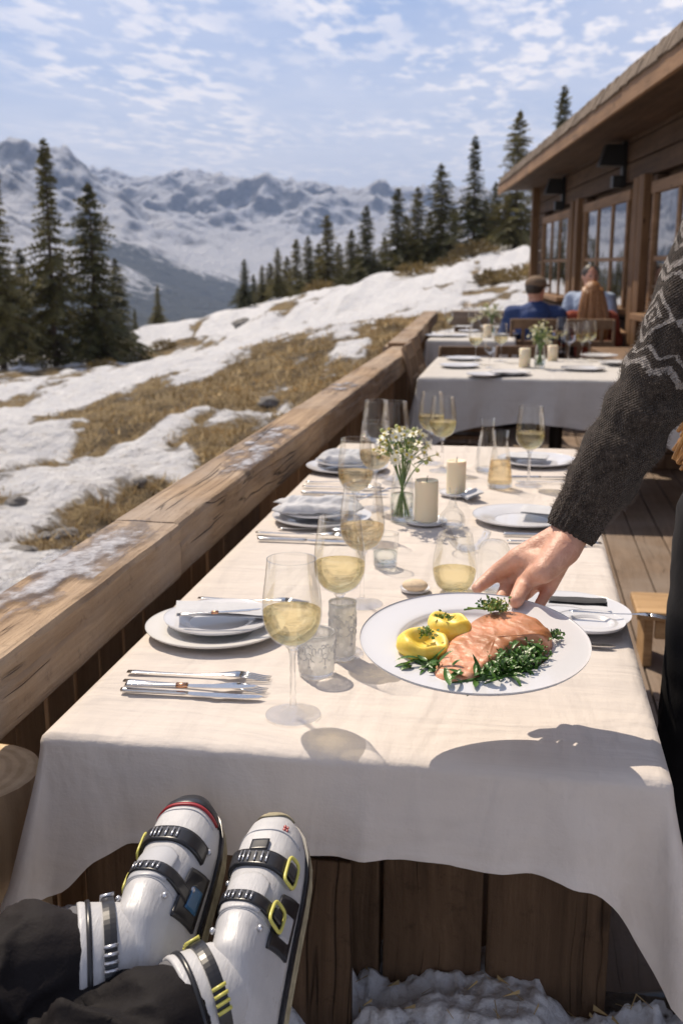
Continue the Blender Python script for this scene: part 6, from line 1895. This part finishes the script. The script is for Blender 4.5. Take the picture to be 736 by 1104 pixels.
tablecloth('tablecloth', T3[0], T3[1], T3[2], T3[3], TZ-.001, ctrl_round(.22, .33, .03), 'white cloth on the farthest table in front of the snowy slope', M['linen_grey'], 44, 50, 4.7, 'white tablecloths', 14, .014, 15)
G2T, G3T = 'tableware on the second table', 'tableware on the farthest table'
for a in [(499, 388, .12, 'left rear plate of the second table, beside two wine glasses'), (495, 396, .125, 'plate at the rail end of the second table nearest the corner'), (521, 406, .10, 'small plate at the front edge of the second table'), (549, 404, .125, 'plate with a folded napkin at the front edge of the second table'),
          (628, 399, .135, 'large plate at the front edge of the second table toward the lodge'), (645, 385, .13, 'rear plate of the second table beside the planter box'), (667, 393, .13, 'plate of the second table nearest the grey sleeve')]:
    plate(a[0], a[1], a[2]*.95, a[3], G2T)
nk = on_z(549, 402, TZ+.018); napkin((nk.x, nk.y, TZ+.022), .17, .10, .2, 'folded napkin on the front plate of the second table', G2T, 2)
nk = on_z(668, 392, TZ+.018); napkin((nk.x, nk.y, TZ+.022), .16, .10, -.2, 'folded napkin on the plate nearest the grey sleeve', G2T, 2)
for a in [(512, 392, .145, 'wine glass at the rail end of the second table'), (539, 390, .145, 'wine glass between the small plates and the candle on the second table'), (527, 397, 0, 'empty glass between two wine glasses on the second table'), (604, 380, .14, 'wine glass behind the vase of the second table'),
          (626, 388, .15, 'wine glass of the overlapping pair on the second table, the nearer one'), (634, 386, .15, 'wine glass of the overlapping pair on the second table, the farther one'), (612, 389, 0, 'empty wine glass next to the second candle on the second table')]:
    put_glass(a[0], a[1], a[3], 'wine glasses on the second table', a[2], 'wine', 1.08 if a[0] != 527 else .85)
def candle2(px, py, r, h, label):
    p = on_z(px, py, TZ); root = thing('pillar_candle', label, 'candle', p, 0, 'cream pillar candles')
    m = MB(); m.lathe([(0, 0), (r, 0), (r, h-.004), (r*.9, h-.002), (0, h-.006)], 24); m.build('wax', M['wax'], root); m = MB(); m.tube([(0, 0, h-.006), (0, 0, h+.008)], .001, 5); m.build('wick', M['wick'], root)
candle2(565, 396, .034, .115, 'cream pillar candle beside the vase on the second table'); candle2(595, 389, .032, .10, 'cream pillar candle right of the vase on the second table'); candle2(525, 364, .035, .11, 'small cream candle on the farthest table')
p = on_z(581, 397, TZ); vase_flowers(0, 0, p, 1.28, 16, 'clear vase of pale yellow daisies on the second table', 'stalk of pale daisies in the vase on the second table', 'daisies on the second table', 5)
p = on_z(529, 361, TZ); vase_flowers(0, 0, p, 1.35, 16, 'clear vase of pale flowers on the farthest table', 'stalk of pale daisies in the vase on the farthest table', 'daisies on the farthest table', 8)
for a in [(473, 363, .12, 'plate at the rail side of the farthest table'), (491, 363, .11, 'plate in the middle of the farthest table'), (545, 362, .11, 'plate at the lodge side of the farthest table'), (505, 358, .10, 'rear plate of the farthest table')]: plate(a[0], a[1], a[2], a[3], G3T)
for a in [(508, 361, 'wine glass at the middle of the farthest table'), (541, 359, 'wine glass beside the vase on the farthest table'), (515, 357, 'rear wine glass on the farthest table'), (483, 359, 'wine glass at the rail side of the farthest table')]: put_glass(a[0], a[1], a[2], 'wine glasses on the farthest table', .145)

# ================================================================ diners by the lodge
def diner(x, y, rz, label, shirt, hairmat, cap=False, longhair=False, s=1.0, head_turn=0.0, glasses=False, zs=1.0):
    root = thing('person', label, 'person', (x, y, 0), rz); root.scale = (1, 1, zs)
    c = []; b = []
    hip = Vector((0, 0, .56)); ch = Vector((0, .03, .95)); nk = Vector((0, .035, 1.09*1.0)); hd = Vector((0, .05, 1.185))
    sw = .175*s
    SL_, SR_ = Vector((-sw, .02, 1.005)), Vector((sw, .02, 1.005)); EL, ER = Vector((-sw-.07, .10, .77)), Vector((sw+.07, .10, .77)); WL, WR = Vector((-.13, .36, .775)), Vector((.13, .36, .775))
    KL, KR = Vector((-.13, .42, .52)), Vector((.13, .42, .52)); AL, AR = Vector((-.13, .40, .08)), Vector((.13, .40, .08))
    q = Matrix.Rotation(head_turn, 3, 'Z'); f = q @ Vector((0, 1, 0)); sd = q @ Vector((1, 0, 0))
    body = [(hip, ch, .115*s, .125*s), (ch, nk, .08, .052), (nk, hd, .05, .06), (SL_, EL, .046, .04), (EL, WL, .038, .027), (SR_, ER, .046, .04), (ER, WR, .038, .027), (ch, SL_, .09, .05), (ch, SR_, .09, .05), (WL, WL+Vector((.03, .12, .0)), .026, .014), (WR, WR+Vector((-.03, .12, 0)), .026, .014),
            (hip+Vector((-.09, 0, -.02)), KL, .085, .06), (hip+Vector((.09, 0, -.02)), KR, .085, .06), (KL, AL, .055, .04), (KR, AR, .055, .04), (AL, AL+Vector((0, .16, -.04)), .04, .03), (AR, AR+Vector((0, .16, -.04)), .04, .03)]
    hb = [(hd+Vector((0, 0, .035)), (.074, .094, .112), q), (hd+f*.100+Vector((0, 0, .02)), (.014, .02, .02), q), (hd+f*.085+Vector((0, 0, -.028)), (.022, .012, .008), q), (hd+f*.055+Vector((0, 0, -.05)), (.045, .04, .03), q), (hd+sd*.078+Vector((0, 0, .03)), (.008, .014, .028), q), (hd-sd*.078+Vector((0, 0, .03)), (.008, .014, .028), q)]
    bo = blob('body', body, hb, .010, M['skin'], None, 4); bo.parent = root
    sh = blob('shirt', [(hip, ch, .140*s, .150*s), (ch, nk+Vector((0, 0, -.03)), .11, .068), (ch, SL_, .115*s, .072), (ch, SR_, .115*s, .072), (SL_, EL, .068, .058), (EL, EL.lerp(WL, .85), .055, .042), (SR_, ER, .068, .058), (ER, ER.lerp(WR, .85), .055, .042)], [], .012, shirt, None, 4,
              post=lambda me: displace(me, lambda c: .010*mnoise.noise(c*9+Vector((x, y, 0)))+.006*mnoise.noise(c*21))); sh.parent = root
    tr = blob('trousers', [(hip+Vector((-.08, 0, -.02)), KL, .11, .078), (hip+Vector((.08, 0, -.02)), KR, .11, .078), (KL, AL, .075, .06), (KR, AR, .075, .06), (hip+Vector((-.08, 0, -.02)), hip+Vector((.08, 0, -.02)), .115, .115)], [], .014, M['jeans'], None, 3); tr.parent = root
    for sg in (-1, 1):
        e = MB(); e.ball(hd+f*.089+sd*.031*sg+Vector((0, 0, .042)), .008, 0, 8, 6); o = e.build('eye', M['black'], root)
    m = MB()
    if longhair:
        rd = random.Random(6); m.ball(hd-f*.012+Vector((0, 0, .052)), (.088, .104, .112), 0, 20, 14, q)
        for k in range(90):
            a = rd.uniform(-1.25, 1.25)+PI*1.5; st = hd+q @ Vector((.08*math.cos(a), .09*math.sin(a), rd.uniform(.02, .10))); e = Vector((.125*math.cos(a)+rd.gauss(0, .01), -.13-.03*abs(math.sin(a))+rd.gauss(0, .012), rd.uniform(.80, .90)))
            mid = st.lerp(e, .5)+Vector((.04*math.cos(a), -.03, .02)); m.tube([st*(1-t)**2+mid*2*t*(1-t)+e*t*t for t in np.linspace(0, 1, 9)], [.014-.008*t for t in np.linspace(0, 1, 9)], 6)
    else:
        m.ball(hd-f*.014+Vector((0, 0, .058)), (.082, .094, .098), 0, 20, 14, q)
    ho = m.build('hair', hairmat, root)
    if cap:
        m = MB(); m.ball(hd+Vector((0, 0, .085)), (.090, .108, .075), 0, 24, 12, q); m.lathe([(.088, .060), (.094, .062), (.096, .085), (.090, .100)], 28, 0, Matrix.Translation(hd)); m.add([hd+f*.08+sd*.075+Vector((0, 0, .072)), hd+f*.165+sd*.05+Vector((0, 0, .055)), hd+f*.165-sd*.05+Vector((0, 0, .055)), hd+f*.08-sd*.075+Vector((0, 0, .072)), hd+f*.08+sd*.075+Vector((0, 0, .080)), hd+f*.165+sd*.05+Vector((0, 0, .061)), hd+f*.165-sd*.05+Vector((0, 0, .061)), hd+f*.08-sd*.075+Vector((0, 0, .080))], [(3, 2, 1, 0), (4, 5, 6, 7), (0, 1, 5, 4), (1, 2, 6, 5), (2, 3, 7, 6)], 0, False)
        m.build('cap', M['cap'], root)
    if glasses:
        m = MB()
        for sg in (-1, 1):
            c0 = hd+f*.100+sd*.032*sg+Vector((0, 0, .042)); m.tube([c0+sd*.020*math.cos(t)+Vector((0, 0, .016*math.sin(t))) for t in np.linspace(0, 2*PI, 15)], .0022, 5, caps=False); m.bar(hd+f*.098+sd*.052*sg+Vector((0, 0, .045)), hd+sd*.082*sg+Vector((0, 0, .045)), .003, .004)
        m.build('spectacles', M['black'], root)
    return root
diner(.105, 9.50, 0, 'person in a blue shirt and brown cap seated with back turned before the lodge', M['denim_blue'], M['hair_dark'], True, s=1.13, head_turn=-.55, glasses=True, zs=.935)
diner(.585, 9.55, .05, 'person with long blond hair and a rust red top seated beside the blue shirt', M['rust'], M['hair_gold'], longhair=True, s=.92, zs=.90)
diner(.66, 11.02, PI-.35, 'dark haired person in a pale blue shirt facing the camera under the lodge window', M['pale_blue'], M['hair_dark'], s=1.08, head_turn=.6, zs=1.01)
def diner_table():
    root = thing('cafe_table', 'bare brown wooden table between the three seated diners', 'table', (.40, 10.28, 0))
    m = MB()
    for i in range(5): m.box((0, (i-2)*.15, .74), (1.05, .144, .035), 0, None, .005)
    m.build('tabletop', M['lodge_trim'], root)
    for sx in (-1, 1):
        for sy in (-1, 1): m = MB(); m.bar((sx*.46, sy*.32, 0), (sx*.46, sy*.32, .72), .06, .06, 0, .005, (0, 1, 0)); m.build('leg', M['lodge_post'], root)
diner_table()
# ================================================================ planter box by the wall, step, stump, bench
def planter():
    root = thing('planter_box', 'pale stacked timber box standing against the lodge wall beside the diners', 'planter', (.98, 8.10, 0), R(6.4))
    for k, (w, l, z0, h) in enumerate(((.60, 1.55, 0, .34), (.64, 1.60, .345, .30), (.68, 1.66, .65, .055))):
        m = MB()
        for i in range(3 if k < 2 else 1):
            hh = h/(3 if k < 2 else 1); m.box((0, 0, z0+hh*(i+.5)), (w, l, hh-.008), 0, None, .006)
        m.build('lid' if k == 2 else 'crate_side', M['chairwood'], root)
    m = MB(); m.box((-.05, -.2, .640), (.45, 1.0, .11), 0, None, .01); m.build('upper_box', M['chairwood'], root)
planter()
def step():
    root = thing('step_stool', 'low honey coloured wooden step on the deck beside the waiter\'s legs', 'step', (.70, 3.68, 0))
    m = MB(); m.box((0, 0, .188), (.56, .24, .03), 0, None, .006); m.build('top', M['pale'], root)
    m = MB(); m.box((.02, -.09, .135), (.47, .022, .065), 0, None, .004); m.build('apron', M['pale'], root)
    for sx in (-1, 1):
        m = MB(); m.box((sx*.235, 0, .086), (.030, .20, .172), 0, None, .004); m.build('leg', M['pale'], root)
step()
M['stripped'] = m_wood('stripped_log', (.30, .20, .115), (.56, .41, .26), 2, 20, .8, .7)
def stump():
    root = thing('log_stool', 'thick round log stool with a pale sawn top wedged between railing and cloth corner', 'stool', (-.762, 1.30, 0))
    n = 60; V, Fc = [], []; rows = 22
    rr = lambda a, z: (.106*(1+.05*mnoise.noise(Vector((math.cos(a)*1.5, math.sin(a)*1.5, z*1.5)))+.02*mnoise.noise(Vector((math.cos(a)*6, math.sin(a)*6, z*2)))))
    m = MB()
    for j in range(rows+1):
        z = .02+.612*j/rows
        for k in range(n): a = 2*PI*k/n; r_ = rr(a, z)*(.955 if j == rows else 1); V.append((r_*math.cos(a), r_*math.sin(a), z+(.006 if j == rows else 0)))
    for j in range(rows):
        for k in range(n): Fc.append((j*n+k, j*n+(k+1) % n, (j+1)*n+(k+1) % n, (j+1)*n+k))
    m.add(V, Fc); m.build('trunk_side', M['stripped'], root)
    t = MB(); V = [(0, 0, .640)]; Fc = []
    for q in range(1, 11):
        for k in range(n): a = 2*PI*k/n; r_ = rr(a, .632)*.955*q/10; V.append((r_*math.cos(a), r_*math.sin(a), .640-(.003 if q == 10 else 0)+.0012*mnoise.noise(Vector((r_*90, a*2, 0)))))
    for k in range(n): Fc.append((0, 1+k, 1+(k+1) % n))
    for q in range(9):
        for k in range(n): a, b = 1+q*n+k, 1+q*n+(k+1) % n; Fc.append((a, b, b+n, a+n))
    t.add(V, Fc); t.build('sawn_top', M['endgrain'], root)
stump()
def bench():
    root = thing('wooden_bench', 'rough dark wooden bench under the cloth corner behind the boots', 'bench', (-.45, 1.60, 0))
    m = MB(); m.box((-.01, .03, .47), (.40, .30, .05), 0, None, .006); m.build('seat', M['stool'], root)
    for i in range(4): m = MB(); m.box((-.17+i*.112, -.11, .26), (.104, .022, .36), 0, None, .003); m.build('plank', M['panel'], root)
    for sx in (-1, 1): m = MB(); m.box((sx*.17, .12, .22), (.05, .05, .44), 0, None, .003); m.build('leg', M['panel'], root)
bench()
# haze box fitted round the whole scene
bpy.context.view_layer.update()
lo, hi = [1e9]*3, [-1e9]*3
for o in scene.objects:
    if o.type == 'MESH' and o is not hz:
        for c in o.bound_box:
            w = o.matrix_world @ Vector(c)
            for i in range(3): lo[i] = min(lo[i], w[i]); hi[i] = max(hi[i], w[i])
hz.location = (0, 0, 0); hz.scale = (1, 1, 1)
for v in hz.data.vertices:
    v.co = (lo[0]-20 if v.co.x < -300 else hi[0]+20, lo[1]-20 if v.co.y < 3500 else hi[1]+20, lo[2]-1 if v.co.z < 0 else hi[2]+2)
